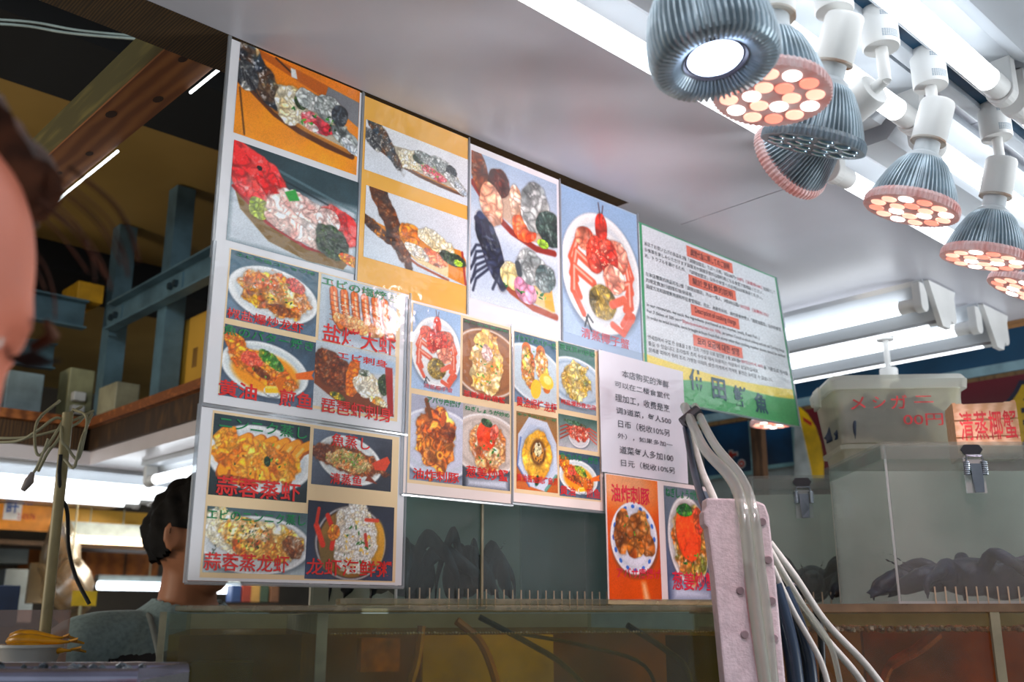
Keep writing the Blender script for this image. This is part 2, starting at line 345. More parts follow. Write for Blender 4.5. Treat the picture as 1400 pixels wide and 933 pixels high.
def film(nt, b):
    """The laminate: a glossy, slightly rippled clear coat."""
    N = nt.nodes; L = nt.links; b.inputs['Roughness'].default_value = 0.45; b.inputs['Specular IOR Level'].default_value = 0.2
    b.inputs['Coat Weight'].default_value = 0.9; b.inputs['Coat Roughness'].default_value = 0.11; b.inputs['Coat IOR'].default_value = 1.5
    g = N.new('ShaderNodeNewGeometry'); n1 = N.new('ShaderNodeTexNoise'); n1.inputs['Scale'].default_value = 16; n1.inputs['Detail'].default_value = 3.5
    L.new(g.outputs['Position'], n1.inputs['Vector']); bp = N.new('ShaderNodeBump'); bp.inputs['Strength'].default_value = 0.55; bp.inputs['Distance'].default_value = 0.006
    L.new(n1.outputs['Fac'], bp.inputs['Height']); L.new(bp.outputs[0], b.inputs['Coat Normal'])
def paper(name, col):
    if name in MATS: return MATS[name]
    m = mat(name, col, var=0.02, scale=4); film(m.node_tree, m.node_tree.nodes['Principled BSDF']); return m
def ink(name, col):
    if name in MATS: return MATS[name]
    m = mat(name, col, var=0.04, scale=30); film(m.node_tree, m.node_tree.nodes['Principled BSDF']); return m
PX = 0.00115
def picture(cv, x0, z1, y, parent, name='printed_photo'):
    """The canvas as a grid of points in its parent's plane: left x0, top z1."""
    lum = cv.c.mean(-1, keepdims=True); cv.c = np.clip(lum+1.22*(cv.c-lum), 0, 255); cv.grain(); nx, ny = cv.nx, cv.ny; co = np.zeros((ny, nx, 3)); co[..., 0] = x0+cv.x*cv.w; co[..., 1] = y; co[..., 2] = z1-cv.y*cv.h
    i = np.arange(nx*ny).reshape(ny, nx); q = np.stack([i[1:, :-1], i[1:, 1:], i[:-1, 1:], i[:-1, :-1]], -1).reshape(-1, 4)
    me = bpy.data.meshes.new(name); me.vertices.add(nx*ny); me.vertices.foreach_set('co', co.ravel().astype(np.float32))
    me.loops.add(q.size); me.loops.foreach_set('vertex_index', q.ravel().astype(np.int32)); me.polygons.add(len(q))
    me.polygons.foreach_set('loop_start', np.arange(0, q.size, 4, dtype=np.int32)); me.update(calc_edges=True)
    at = me.color_attributes.new('print', 'FLOAT_COLOR', 'POINT'); a = np.ones((nx*ny, 4), np.float32); a[:, :3] = lin(np.clip(cv.c, 0, 255)).reshape(-1, 3)
    at.data.foreach_set('color', a.ravel()); me.materials.append(print_mat()); o = bpy.data.objects.new(name, me); COL.objects.link(o); o.parent = parent
    return o
# palettes
LOB = [(196,70,30),(226,120,46),(240,170,80),(250,226,180),(206,150,40),(120,44,20)]
GARL = [(240,214,150),(250,236,206),(226,170,60),(214,130,40),(246,200,90),(170,80,30)]
SHRIMP = [(238,146,30),(250,180,60),(222,110,20),(252,206,110),(200,90,18)]
CRABP = [(214,90,60),(236,140,110),(190,60,40),(246,190,160),(160,44,30)]
FRY = [(196,120,40),(160,84,24),(220,150,70),(120,56,16),(234,176,96)]
FISHP = [(214,90,20),(240,140,30),(250,180,60),(150,50,14),(226,110,30)]
SASHI = [(246,224,214),(240,200,190),(232,160,150),(250,240,236)]
OYST = [(214,218,214),(120,128,128),(240,240,236),(60,66,66),(180,184,180)]
GREEN = [(30,96,40),(60,140,50),(20,60,30),(110,170,60)]
WEED = [(24,44,24),(44,66,34),(14,26,14),(70,84,40)]
DARKL = [(34,48,60),(20,24,32),(50,76,92),(170,150,110),(110,64,30),(30,40,56)]
RICE = [(246,240,232),(230,222,214),(250,250,246),(214,200,180),(236,200,140)]

def boat_oyster(c, x=0.0, y=0.0, k=1.0):
    f = lambda a, b: (x+a*k, y+b*k)
    def fd(a, b, rx, ry, rot, pal, **kw): c.food(*f(a, b), rx*k, ry*k, rot, pal, **kw)
    c.stroke([f(.02,.38), f(.12,.50), f(.3,.66), f(.5,.75), f(.72,.80), f(.95,.82)], .075*k, (84, 46, 16)); c.stroke([f(.04,.39), f(.3,.63), f(.55,.72), f(.93,.79)], .035*k, (176, 116, 50))
    c.poly([f(.08,.38), f(.3,.60), f(.6,.71), f(.92,.76), f(.9,.5), f(.4,.3)], (190, 180, 160))
    fd(.16,.28,.32,.13,.85, DARKL, cell=.05, hi=.8); fd(.06,.36,.12,.13,.6, [(20,22,28),(230,226,214),(40,44,50)], cell=.035)
    for a in range(5): c.stroke([f(.03+.02*a,.30+.03*a), f(.05+.03*a,.42+.03*a)], .014*k, (24, 24, 30))
    fd(.42,.50,.13,.19,.1, [(246,234,206),(250,244,230),(226,196,140)], cell=.05); fd(.5,.42,.06,.08,0, WEED, cell=.04)
    fd(.58,.36,.12,.10,.2, OYST, cell=.05); fd(.74,.38,.13,.14,.2, OYST, cell=.055, hi=.8); fd(.83,.42,.07,.11,.2, [(30,34,40),(60,66,72)], cell=.05)
    fd(.64,.60,.15,.09,.2, [(220,60,70),(240,130,140),(250,210,210),(180,30,50)], cell=.06); fd(.60,.66,.06,.04,0, SASHI, cell=.04)
    fd(.88,.64,.15,.10,.5, OYST, cell=.05, hi=.8); fd(.94,.72,.10,.05,.6, [(230,236,240),(150,160,170),(250,250,250)], cell=.04)
    c.bits(*f(.62,.55), .3*k, .12*k, 16, GREEN, .02*k)
def ph_boat_orange(c):
    c.bg((226,130,22),(232,150,38),.14,3); c.poly([(.14,0),(.75,.10),(.72,.26),(.1,.06)], (176,92,18)); c.poly([(.72,.10),(1,.14),(1,.44),(.84,.34),(.7,.22)], (120,120,124))
    c.stroke([(.28,.02),(.42,.12)], .025, (60,36,12)); c.poly([(.40,.06),(.44,.06),(.46,.16),(.41,.16)], (226,226,226)); c.stroke([(.02,.5),(.08,.98)], .018, (70,40,10)); boat_oyster(c, 0, -.02)
def ph_boat_white(c):
    c.bg((238,238,240),(224,228,234),.03,3); boat_oyster(c, 0, -.02)
def ph_red_fish(c):
    c.bg((40,62,68),(70,92,98),.25,3); c.poly([(0,.40),(1,.30),(1,1),(0,1)], (204,210,216), .1); c.stroke([(.2,.12),(.98,.34)], .03, (96,120,126), .7); c.stroke([(.3,.22),(.98,.42)], .02, (20,34,40), .7)
    c.poly([(.02,.44),(.3,.72),(.62,.86),(.96,.86),(.9,.98),(.6,.99),(.3,.9),(.08,.66)], (120,92,40)); c.stroke([(.02,.46),(.28,.72),(.6,.86),(.95,.84)], .035, (150,30,30))
    c.food(.16,.26,.30,.19,.5, [(222,44,44),(240,80,76),(200,30,34)], cell=.12, hi=.3, rag=.15); c.ell(.20,.20,.03,.026,0,(20,10,10)); c.poly([(.02,.2),(.0,.02),(.1,.1)], (226,50,50)); c.food(.16,.46,.2,.10,.6, [(214,40,44),(236,100,90),(250,200,190)], cell=.07)
    c.food(.22,.60,.09,.09,.6, [(150,160,50),(180,190,80),(90,110,30)], cell=.04)
    c.food(.52,.62,.34,.17,.35, SASHI, cell=.09, hi=.5, el=2); c.food(.56,.46,.24,.10,.3, SASHI, cell=.08, el=2); c.food(.46,.70,.22,.08,.3, SASHI, cell=.07, el=2)
    c.poly([(.40,.36),(.48,.30),(.52,.40),(.44,.44)], (60,150,70)); c.food(.86,.52,.20,.13,.5, [(216,50,50),(240,120,110),(190,30,36)], cell=.09, el=2); c.food(.76,.50,.1,.1,0, SASHI, cell=.05)
    c.food(.80,.74,.16,.15,.2, WEED, cell=.035); c.food(.95,.86,.10,.05,.2, [(200,60,30),(226,180,60)], cell=.03)
def ph_brown_lobster(c):
    c.bg((226,226,230),(206,214,222),.04,3); c.poly([(0,.44),(.5,.86),(.98,1),(.98,.62),(.92,.50),(.6,.5),(.2,.5)], (206,130,22)); c.stroke([(0,.46),(.25,.72),(.5,.9),(.8,.99)], .035, (140,60,14)); c.stroke([(.94,.52),(.98,.98)], .04, (150,40,20))
    c.poly([(.25,.6),(.5,.86),(.8,.95),(.8,.74),(.5,.62)], (226,206,160)); c.food(.20,.30,.50,.13,1.05, [(70,36,14),(110,58,20),(40,20,10),(150,84,30)], cell=.07); c.food(.10,.56,.2,.07,.5, [(60,30,12),(220,140,30),(30,16,10)], cell=.04)
    c.food(.42,.50,.10,.16,0, [(226,130,20),(240,160,40),(200,96,14)], cell=.08); c.food(.66,.48,.20,.12,.2, [(246,226,180),(240,204,140),(252,244,220)], cell=.06)
    c.food(.66,.74,.14,.10,.2, [(230,90,50),(246,150,110),(250,230,220),(110,110,110)], cell=.06, el=2); c.food(.86,.66,.14,.09,.1, WEED, cell=.035); c.food(.9,.70,.05,.04,0, [(150,190,40),(170,210,60)], cell=.03); c.food(.5,.72,.14,.08,.3, RICE, cell=.04)
def ph_two_boats(c):
    c.bg((168,186,206),(226,230,234),.05,3); c.poly([(0,.42),(1,.56),(1,.62),(0,.5)], (230,234,238), .12); c.poly([(0,.5),(1,.62),(1,1),(0,1)], (188,202,220), .2, .7)
    # upper boat
    c.stroke([(.02,.22),(.2,.36),(.45,.47),(.74,.53),(.96,.52)], .045, (130,36,24)); c.poly([(.04,.22),(.3,.38),(.7,.49),(.94,.47),(.8,.3),(.4,.2)], (196,170,150))
    c.food(.08,.12,.17,.07,1.2, [(90,40,20),(150,76,30),(50,24,14),(220,120,40)], cell=.04); c.food(.32,.16,.09,.10,.2, [(80,30,20),(110,50,34),(50,18,12)], cell=.04); c.food(.22,.32,.09,.13,-.4, [(236,170,140),(246,214,196),(214,130,90)], cell=.05); c.food(.50,.26,.06,.13,-.1, [(240,190,160),(250,226,210),(226,150,100)], cell=.04)
    c.food(.60,.42,.10,.08,.2, [(230,80,36),(246,130,80),(210,60,24)], cell=.05, el=2); c.food(.73,.25,.12,.16,.1, OYST, cell=.06, hi=.8); c.food(.90,.36,.11,.11,0, [(50,70,60),(90,110,100),(30,40,40)], cell=.035); c.food(.82,.48,.05,.03,0, [(150,190,60)], cell=.03)
    # lower boat
    c.stroke([(.30,.80),(.45,.88),(.7,.95),(.97,.97)], .045, (150,70,40)); c.poly([(.34,.74),(.5,.86),(.74,.92),(.94,.95),(.9,.8),(.6,.68)], (214,190,140)); c.poly([(.82,.82),(.92,.78),(.96,.94),(.84,.92)], (220,160,40))
    for k in range(6): c.stroke([(.20,.62+.03*k),(.06,.64+.045*k),(.0+.03*(k % 2),.72+.045*k)], .018, (36,42,62))
    c.food(.24,.66,.23,.08,1.15, [(34,40,60),(56,62,84),(20,24,40)], cell=.05); c.stroke([(.14,.54),(.06,.46)], .04, (40,40,60)); c.stroke([(.2,.54),(.16,.46)], .04, (40,40,60)); c.stroke([(.3,.8),(.24,.9)], .02, (36,42,62))
    c.food(.46,.77,.10,.08,.2, [(240,220,150),(250,240,200)], cell=.05); c.food(.60,.84,.10,.07,.4, [(196,120,150),(220,150,176),(170,90,120)], cell=.06, el=2); c.food(.70,.68,.13,.11,.1, OYST, cell=.05, hi=.8); c.food(.84,.72,.09,.09,0, [(110,124,120),(60,76,76),(150,160,160)], cell=.03); c.bits(.6,.86,.2,.05,10,GREEN,.015); c.stroke([(.52,.68),(.54,.74)], .05, (60,66,70))
def ph_coconut_crab(c):
    c.bg((150,176,204),(178,198,222),.08,3); c.plate(.5,.52,.285*c.asp/.55,.42,0); L_ = CRABP
    for sx in (-1, 1):
        for k in range(3):
            y = .34+.11*k; c.stroke([(.5+sx*.12,y+.05),(.5+sx*(.30+.03*k),y-.02),(.5+sx*(.40-.01*k),y+.14),(.5+sx*(.33-.04*k),y+.28)], .062, (206,96,70), 1, .45)
            c.stroke([(.5+sx*.14,y+.04),(.5+sx*(.30+.03*k),y-.03),(.5+sx*(.385-.01*k),y+.13)], .018, (246,190,170), .9)
    c.food(.30,.32,.09,.08,0, L_, cell=.05); c.food(.70,.36,.10,.10,0, L_+[(250,220,200)], cell=.05)
    c.stroke([(.5,.16),(.47,.02)], .008, (60,30,30)); c.stroke([(.5,.16),(.53,.03)], .008, (60,30,30))
    c.food(.5,.20,.055,.10,0, [(190,44,30),(214,70,46)], cell=.06, rag=.1); c.food(.42,.40,.085,.13,.1, [(190,50,36),(226,90,66),(160,36,26)], cell=.045, rag=.1); c.food(.59,.40,.085,.13,-.1, [(190,50,36),(226,90,66),(160,36,26)], cell=.045, rag=.1)
    c.bits(.5,.42,.11,.12,26,[(246,180,150)],.008); c.food(.66,.54,.10,.09,0, [(236,150,124),(246,200,180),(214,110,90)], cell=.05); c.food(.5,.72,.12,.11,0, [(110,90,40),(160,130,50),(70,60,30),(196,170,80)], cell=.03, rag=.15)
    c.stroke([(.5+.12,.72),(.78,.66),(.88,.78)], .06, (214,110,84)); c.stroke([(.62,.86),(.76,.90),(.9,.76)], .05, (206,96,70)); c.stroke([(.36,.88),(.3,.84),(.26,.92)], .012, (20,24,30)); c.stroke([(.28,.86),(.34,.94)], .012, (20,24,30))
def ph_garlic_lobster(c):
    c.bg((66,96,110),(96,116,136),.2,5); c.plate(.5,.52,.56*c.asp/1.1,.40,.06); c.food(.52,.50,.42,.27,.2, GARL+LOB[:2], cell=.085, hi=.9); c.food(.32,.62,.2,.12,.1,[(226,150,30),(246,190,60),(120,50,20)],cell=.06); c.food(.74,.30,.13,.1,.3,[(190,70,60),(226,120,100)],cell=.05); c.bits(.5,.45,.4,.24,26,GREEN,.018); c.food(.6,.72,.2,.07,.1,[(190,110,30),(120,60,20)],cell=.04)
def ph_grill_shrimp(c):
    c.bg((196,206,212),(206,212,220),.06,4); c.poly([(.06,.2),(.9,.18),(1,.92),(.1,.9)], (176,186,196), .06)
    for k in range(6):
        x = .16+.135*k; c.stroke([(x,.22),(x+.02,.42),(x+.05,.62),(x+.12,.74)], .15, (120,50,20), .8, .1); c.stroke([(x,.20),(x+.02,.42),(x+.05,.60),(x+.11,.72)], .115, (226,120,50), 1, .2); c.stroke([(x+.01,.24),(x+.03,.42),(x+.06,.6)], .035, (250,216,180), .9)
        for j in range(6): c.stroke([(x-.03,.28+.075*j),(x+.07,.30+.075*j)], .014, (150,60,24), .8)
        c.stroke([(x,.22),(x-.03,.08)], .016, (180,80,40))
    c.bits(.5,.5,.5,.25,40,[(250,240,220)],.014); c.food(.5,.66,.36,.10,.1,[(206,96,40),(244,170,110),(250,220,190)],cell=.05,shadow=False)
def ph_butter_fish(c, sp=0):
    c.bg((60,80,96),(92,106,124),.22,6); c.plate(.46,.54,.50*c.asp/1.05,.38,.1,(226,230,228)); c.ell(.46,.58,.38*c.asp/1.05,.28,.1,(240,150,20),.2)
    c.food(.42,.52,.44,.17,.35, FISHP, cell=.06, hi=.6); c.food(.12,.24,.15,.13,.6, FISHP, cell=.05); c.poly([(.78,.52),(1,.42),(.97,.50),(1,.56),(.8,.60)], (226,110,30)); c.food(.3,.44,.12,.1,.3,[(240,120,90),(226,80,60)],cell=.04,shadow=False)
    c.food(.52,.40,.17,.09,.5,[(40,110,40),(20,70,30),(90,150,50),(240,190,60)],cell=.03,shadow=False); c.food(.42,.6,.14,.05,.4,[(90,40,10),(140,70,20)],cell=.04,shadow=False); c.poly([(.6,.62),(.68,.60),(.64,.84),(.56,.70)], (206,110,20)); c.bits(.45,.5,.3,.16,14,GREEN,.014)
    c.plate(.53,.84,.12,.06,.1); c.poly([(.46,.80),(.60,.78),(.61,.84),(.47,.87)], (246,190,30)); c.poly([(.46,.80),(.60,.78),(.58,.75),(.47,.77)], (252,222,110))
def ph_sashimi_brown(c):
    c.bg((196,204,210),(214,214,214),.06,4); c.poly([(.0,.3),(.5,.05),(1,.1),(1,.3),(.4,.4)], (176,196,214), .05); c.poly([(0,.42),(.25,.42),(.55,.66),(.98,.9),(1,.98),(.4,.98),(0,.66)], (120,60,24)); c.food(.2,.42,.32,.24,.4,[(120,56,20),(80,34,14),(160,90,40),(50,22,10)],cell=.05); c.food(.46,.50,.10,.26,.15,[(236,130,30),(214,100,20)],cell=.07)
    c.food(.66,.56,.22,.18,.1,[(246,240,226),(236,216,180),(250,250,246)],cell=.07); c.food(.60,.36,.08,.05,0,[(40,60,40),(230,230,224)],cell=.03); c.food(.86,.50,.08,.16,0,WEED,cell=.035); c.poly([(.86,.2),(.96,.2),(.99,.96),(.92,.98)], (150,30,26)); c.food(.8,.78,.12,.06,.2,[(226,190,60),(250,240,220),(220,110,30)],cell=.035); c.food(.28,.80,.12,.05,.3,[(226,180,50),(40,60,30)],cell=.03)
def ph_garlic_shrimp(c):
    c.bg((40,60,66),(30,40,44),.25,4); c.plate(.5,.5,.60*c.asp/1.1,.42,.05)
    for k in range(6):
        x = .12+.13*k; c.stroke([(x,.72),(x+.05,.50),(x+.13,.34),(x+.24,.26)], .18, (170,80,16), .9, .2); c.stroke([(x,.70),(x+.05,.48),(x+.13,.32),(x+.23,.25)], .14, (242,156,40), 1, .3); c.stroke([(x+.02,.62),(x+.08,.44),(x+.16,.31)], .04, (252,206,120), .9)
    c.food(.46,.52,.46,.22,.1, SHRIMP, cell=.08, rag=.3, shadow=False, el=1.6); c.food(.14,.32,.13,.16,.6,SHRIMP,cell=.06); c.bits(.5,.5,.42,.22,20,GREEN+[(250,230,120)],.018); c.food(.56,.52,.04,.06,0,[(20,50,24)],cell=.03,shadow=False); c.food(.3,.80,.2,.05,.1,[(110,50,20),(206,110,30)],cell=.04)
def ph_steam_fish(c):
    c.bg((120,130,146),(46,48,58),.12,4,1.1); c.plate(.46,.50,.52*c.asp/1.25,.43,.2,(226,226,222)); c.food(.45,.50,.50,.22,.15,[(150,80,36),(110,54,24),(196,120,60),(80,36,18)],cell=.06); c.food(.12,.42,.14,.13,.2,[(90,44,24),(130,70,40)],cell=.06); c.poly([(.74,.50),(.94,.34),(.98,.44),(.92,.62),(.78,.62)], (196,70,40)); c.poly([(.7,.72),(.82,.88),(.66,.84)], (120,50,26))
    c.food(.46,.52,.30,.18,.1,[(232,200,150),(220,130,60),(60,110,40),(246,226,190),(196,90,40)],cell=.035,shadow=False,el=2); c.bits(.45,.45,.3,.16,18,GREEN,.02)
def ph_garlic_lobster_tray(c):
    c.bg((70,90,96),(176,186,190),.2,4); c.plate(.5,.56,.70*c.asp/1.3,.46,0,(214,216,216)); c.food(.2,.36,.30,.26,.3,[(240,230,200),(250,244,226),(226,196,120)],cell=.08,hi=.8); c.food(.56,.44,.46,.24,.15,GARL,cell=.08,hi=.8); c.food(.56,.64,.36,.15,.1,[(190,80,30),(226,140,50),(120,44,18),(246,206,110)],cell=.07); c.food(.86,.56,.12,.14,.6,[(120,60,24),(214,206,190)],cell=.05); c.bits(.42,.42,.42,.22,46,[(30,70,30),(20,44,20),(60,110,40)],.018); c.bits(.08,.66,.06,.1,6,WEED,.018)
def ph_porridge(c):
    c.bg((30,34,50),(60,70,96),.2,4); c.plate(.5,.52,.52*c.asp/1.25,.50,0,(40,30,34),(80,60,60)); c.ell(.5,.52,.46*c.asp/1.25,.45,0,(150,110,50),.06); c.ell(.80,.50,.13,.30,0,(214,160,60),.2); c.ell(.24,.66,.12,.22,0,(120,96,50),.3)
    c.food(.54,.44,.27,.44,0,RICE,cell=.035,rag=.22,hi=.7,dark=.35); c.stroke([(.22,.18),(.30,.40),(.28,.60)], .07, (206,50,24)); c.stroke([(.10,.32),(.18,.56)], .08, (214,60,30)); c.stroke([(.12,.1),(.10,.3)], .05, (190,50,26)); c.stroke([(.66,.4),(.68,.56)], .05, (190,60,40)); c.stroke([(.66,.2),(.80,.2)], .05, (206,70,40)); c.food(.30,.40,.07,.10,.2,[(240,190,60),(226,110,40)],cell=.05); c.bits(.55,.5,.24,.34,26,[(226,180,60),(240,206,110),(60,110,50)],.025)
def ph_ginger_crab(c):
    c.bg((80,66,60),(110,84,66),.2,4); c.plate(.52,.52,.48*c.asp/.62,.46,0,(150,100,60),(120,80,50)); c.food(.5,.52,.25,.38,.1,[(240,200,110),(226,160,60),(250,230,180),(214,120,50)],cell=.085,hi=.9); c.food(.44,.26,.15,.1,.2,[(246,206,120),(240,180,80)],cell=.08); c.food(.52,.38,.08,.1,0,[(226,170,160),(246,220,210)],cell=.05); c.bits(.5,.5,.22,.34,14,GREEN+[(250,240,220)],.02)
def ph_fried_fish(c):
    c.bg((176,176,190),(150,156,172),.08,3); c.plate(.52,.54,.50*c.asp/.62,.42,0,(206,206,220)); c.food(.48,.50,.27,.36,.1,[(186,84,24),(226,130,50),(150,56,14),(240,160,80)],cell=.10,rag=.35,dark=.65); c.food(.70,.40,.1,.12,.4,[(110,50,20),(170,90,36)],cell=.06); c.stroke([(.36,.22),(.28,.05)], .06, (110,64,24)); c.stroke([(.6,.3),(.62,.18)], .06, (190,90,30)); c.ell(.56,.68,.05,.05,0,(246,170,70),.2); c.ell(.56,.68,.025,.025,0,(150,70,20),.3)
def ph_roe_crab(c):
    c.bg((196,186,176),(40,44,56),.12,4); c.plate(.5,.46,.48*c.asp/.62,.38,0,(214,200,190),(176,160,150)); c.food(.52,.50,.27,.28,0,[(206,110,50),(240,190,130),(170,70,30),(250,226,190)],cell=.06,hi=.7); c.food(.48,.36,.14,.17,.1,[(240,80,30),(246,104,50),(230,64,24)],cell=.10,rag=.12,dark=.15,hi=.2); c.food(.66,.30,.06,.09,.2,[(214,80,60),(240,130,110)],cell=.04); c.food(.5,.2,.09,.05,.2,WEED+[(60,130,60)],cell=.03); c.bits(.5,.54,.2,.16,16,[(250,236,206),(60,120,50)],.02); c.poly([(.1,.9),(.95,.86),(.95,1),(.1,1)], (206,210,220), .1)
def ph_butter_lobster(c):
    c.bg((60,90,110),(120,140,160),.15,4); c.plate(.5,.56,.46*c.asp/.58,.40,.3,(196,210,216)); 
    for a, b in ((.28,.5),(.62,.5)): c.stroke([(a,.2),(a+.02,.45),(a+.14,.72)], .17, (200,110,40), 1, .3); c.food(a+.04,.46,.12,.26,-.15,GARL,cell=.06,hi=.9)
    c.ell(.76,.62,.14,.11,.3,(240,200,70),.1); c.ell(.78,.60,.08,.06,.3,(252,236,150),.3); c.ell(.50,.76,.1,.14,.2,(246,196,60),.1); c.bits(.45,.4,.2,.2,14,GREEN,.016)
def ph_conch(c):
    c.bg((50,90,80),(150,160,170),.12,4); c.plate(.48,.56,.46*c.asp/.55,.36,.1,(190,204,214),(130,150,170)); c.food(.46,.54,.27,.25,.1,[(226,190,90),(200,150,50),(246,226,160),(150,110,40),(90,100,40)],cell=.055,rag=.35,hi=.6)
def ph_scallop(c):
    c.bg((140,110,70),(190,100,40),.1,4); c.poly([(.04,.3),(.3,.05),(.75,.08),(.98,.35),(1,.75),(.7,1),(.3,.95),(.02,.7)], (206,212,224)); c.poly([(.1,.34),(.32,.14),(.72,.16),(.9,.4),(.9,.7),(.66,.9),(.34,.86),(.1,.64)], (190,200,216)); c.stroke([(.1,.34),(.02,.7),(.3,.95)],.03,(60,90,160),.6); c.stroke([(.7,.98),(.96,.78)],.05,(70,130,110),.7)
    c.food(.5,.54,.24,.30,.15,[(240,180,60),(246,206,110),(214,140,30)],cell=.12,rag=.12,dark=.25); c.ell(.52,.50,.14,.18,.1,(110,70,24),.25); c.ell(.52,.50,.10,.13,.1,(200,140,60),.2); c.food(.52,.46,.065,.09,.1,[(250,226,160),(246,240,210)],cell=.08,rag=.1,dark=.15); c.bits(.52,.52,.13,.16,22,[(60,40,16),(90,60,20)],.016)
    c.bits(.5,.86,.02,.02,2,GREEN,.05)
def ph_small_crab(c):
    c.bg((60,90,80),(190,186,190),.12,4); c.plate(.52,.6,.48,.36,0,(214,206,206)); 
    for k in range(4):
        c.stroke([(.5,.45),(.2+.04*k,.3+.08*k),(.04,.4+.12*k)], .06, (150,60,44), 1, .5); c.stroke([(.5,.45),(.8-.02*k,.3+.08*k),(.97,.4+.12*k)], .06, (190,80,60), 1, .5)
    c.food(.5,.5,.3,.24,.1,CRABP+[(250,216,206)],cell=.07)
    c.food(.4,.2,.3,.06,.1,[(90,60,40),(60,100,70)],cell=.06)
def ph_fried_plate(c):
    c.bg((214,96,20),(196,80,14),.12,3); c.ell(.2,.02,.5,.22,.2,(230,190,160),.8,.7); c.poly([(.62,.86),(.68,.86),(.76,1),(.66,1)], (240,200,160), .06); c.plate(.5,.50,.30,.295,0,(226,230,240))
    for k in range(16):
        a = k*.39; c.ell(.5+.265*math.cos(a)/c.asp*.98,.50+.26*math.sin(a),.022,.016,a+1.57,(60,110,190),.4)
    c.food(.28,.46,.10,.15,.2,[(140,80,34),(190,120,60),(100,54,20)],cell=.05,rag=.35); c.food(.56,.44,.13,.17,.1,[(170,110,50),(206,150,80),(120,66,26)],cell=.055,rag=.35); c.food(.76,.56,.09,.08,.2,[(150,90,40),(196,130,70)],cell=.05,rag=.35); c.food(.50,.58,.1,.08,0,FRY,cell=.05); c.bits(.55,.42,.16,.14,8,GREEN,.012)
def ph_roe_plate(c):
    c.bg((120,130,140),(70,80,110),.15,3); c.plate(.48,.47,.30,.40,-.15,(216,210,206)); c.food(.5,.48,.23,.33,-.15,[(206,120,50),(240,180,110),(170,84,30),(90,120,50)],cell=.05,hi=.7); c.food(.48,.40,.16,.235,-.15,[(240,76,30),(244,92,40)],cell=.14,rag=.08,dark=.1,hi=.15); c.food(.7,.28,.06,.11,-.1,[(206,70,50),(150,110,50)],cell=.04); c.food(.42,.20,.1,.05,0,GREEN,cell=.03); c.bits(.5,.66,.16,.1,10,GREEN,.015); c.poly([(.1,.84),(.9,.9),(.9,1),(.1,1)], (206,214,230), .12)
# ------------------------------------------------------------------ posters hung in a row under the ceiling edge
YP = 1.12
RED = ink('red_ink', (222, 34, 30)); GRN = ink('green_ink', (14, 130, 72)); PNK = ink('pink_ink', (214, 100, 110)); BLK = ink('grey_ink', (70, 70, 80))
DGR = ink('dark_ink', (50, 56, 62)); SALM = ink('salmon_ink', (236, 120, 96)); CRIM = ink('crimson_ink', (206, 60, 80)); ROSE = ink('rose_ink', (226, 40, 70)); CALI = ink('slate_ink', (44, 84, 96))
sleeve_m = clear('clear_sleeve_edge', (225, 230, 235), (205, 210, 216), 0.55, rough=0.15, gloss=0.12)
class Poster:
    """A laminated sheet in the poster row; pictures and lettering are placed by where they sit on the sheet."""
    def __init__(s, y, tl, br, label, cat='poster', col=(226, 224, 226), group=None, name='menu_poster', sleeve=True, x1=None):
        a = on_y(*tl, y); b = on_y(*br, y); s.y = y; s.x0, s.x1, s.z0, s.z1 = a.x, (x1 or b.x), b.z, a.z; s.k = 0
        mb = MB().box(0, s.x1-s.x0, 0, 0.0012, 0, s.z1-s.z0)
        s.o = tag(mb.build(name, paper('sheet_%d_%d_%d' % col, col), loc=(s.x0, y, s.z0)), label, cat, group)
        if sleeve:
            w_, h_ = s.x1-s.x0, s.z1-s.z0; e = 0.0028; mb = MB()
            mb.tube([(-e, 0, -e), (w_+e, 0, -e)], .0022, 6); mb.tube([(-e, 0, -e), (-e, 0, h_+e)], .0026, 6)
            mb.tube([(w_+e, 0, -e), (w_+e, 0, h_+e)], .0018, 6)
            mb.build('sleeve_edge', sleeve_m, s.o)
    def at(s, u, v): p = on_y(u, v, s.y); return p.x-s.x0, p.z-s.z0
    def pic(s, tl, br, fn, seed):
        a = s.at(*tl); b = s.at(*br); s.k += 1; cv = Canvas(b[0]-a[0], a[1]-b[1], PX, seed); fn(cv)
        return picture(cv, a[0], a[1], -0.0003-0.00005*s.k, s.o)
    def txt(s, body, tl, br, m, bold=0.012, name='lettering'):
        a = s.at(*tl); b = s.at(*br); return text_in(body, a[0], b[0], b[1], a[1], -0.0012, m, s.o, name, bold)
GP = 'food photo posters on the panel'
p = Poster(YP, (317, 53), (498.4, 403), 'poster of a boat platter on orange wood above a red fish sashimi boat', group=GP, x1=on_y(499, 131, YP).x-.006)
p.pic((329, 57), (487, 240), ph_boat_orange, 1); p.pic((320, 191), (485, 376), ph_red_fish, 2)
p = Poster(YP, (499, 131), (642, 440), 'poster with orange bands showing an oyster boat above a brown lobster boat', col=(240, 176, 70), group=GP, x1=on_y(643, 196, YP).x-.005)
p.pic((500.5, 163), (639, 282), ph_boat_white, 3); p.pic((500.5, 253), (639, 392), ph_brown_lobster, 4)
p = Poster(YP, (643, 196), (765, 468), 'pale blue poster of two sashimi boats, the lower one with a blue lobster', group=GP, x1=on_y(766.5, 251, YP).x-.005)
p.pic((644.5, 205), (763.5, 441), ph_two_boats, 5)
p = Poster(YP, (766.5, 251), (878, 500), 'tall blue poster of one red coconut crab on an oval white plate', col=(160, 184, 210), group=GP)
p.pic((767.5, 253.5), (877, 483), ph_coconut_crab, 6); p.txt('清蒸椰子蟹', (794, 447), (860, 479), PNK, .004)
CREAM = (236, 206, 160)
p = Poster(YP-.004, (296, 333), (554, 592), 'four-dish poster with butter fried fish at lower left and grilled shrimps at upper right', col=(226, 224, 226), group=GP)
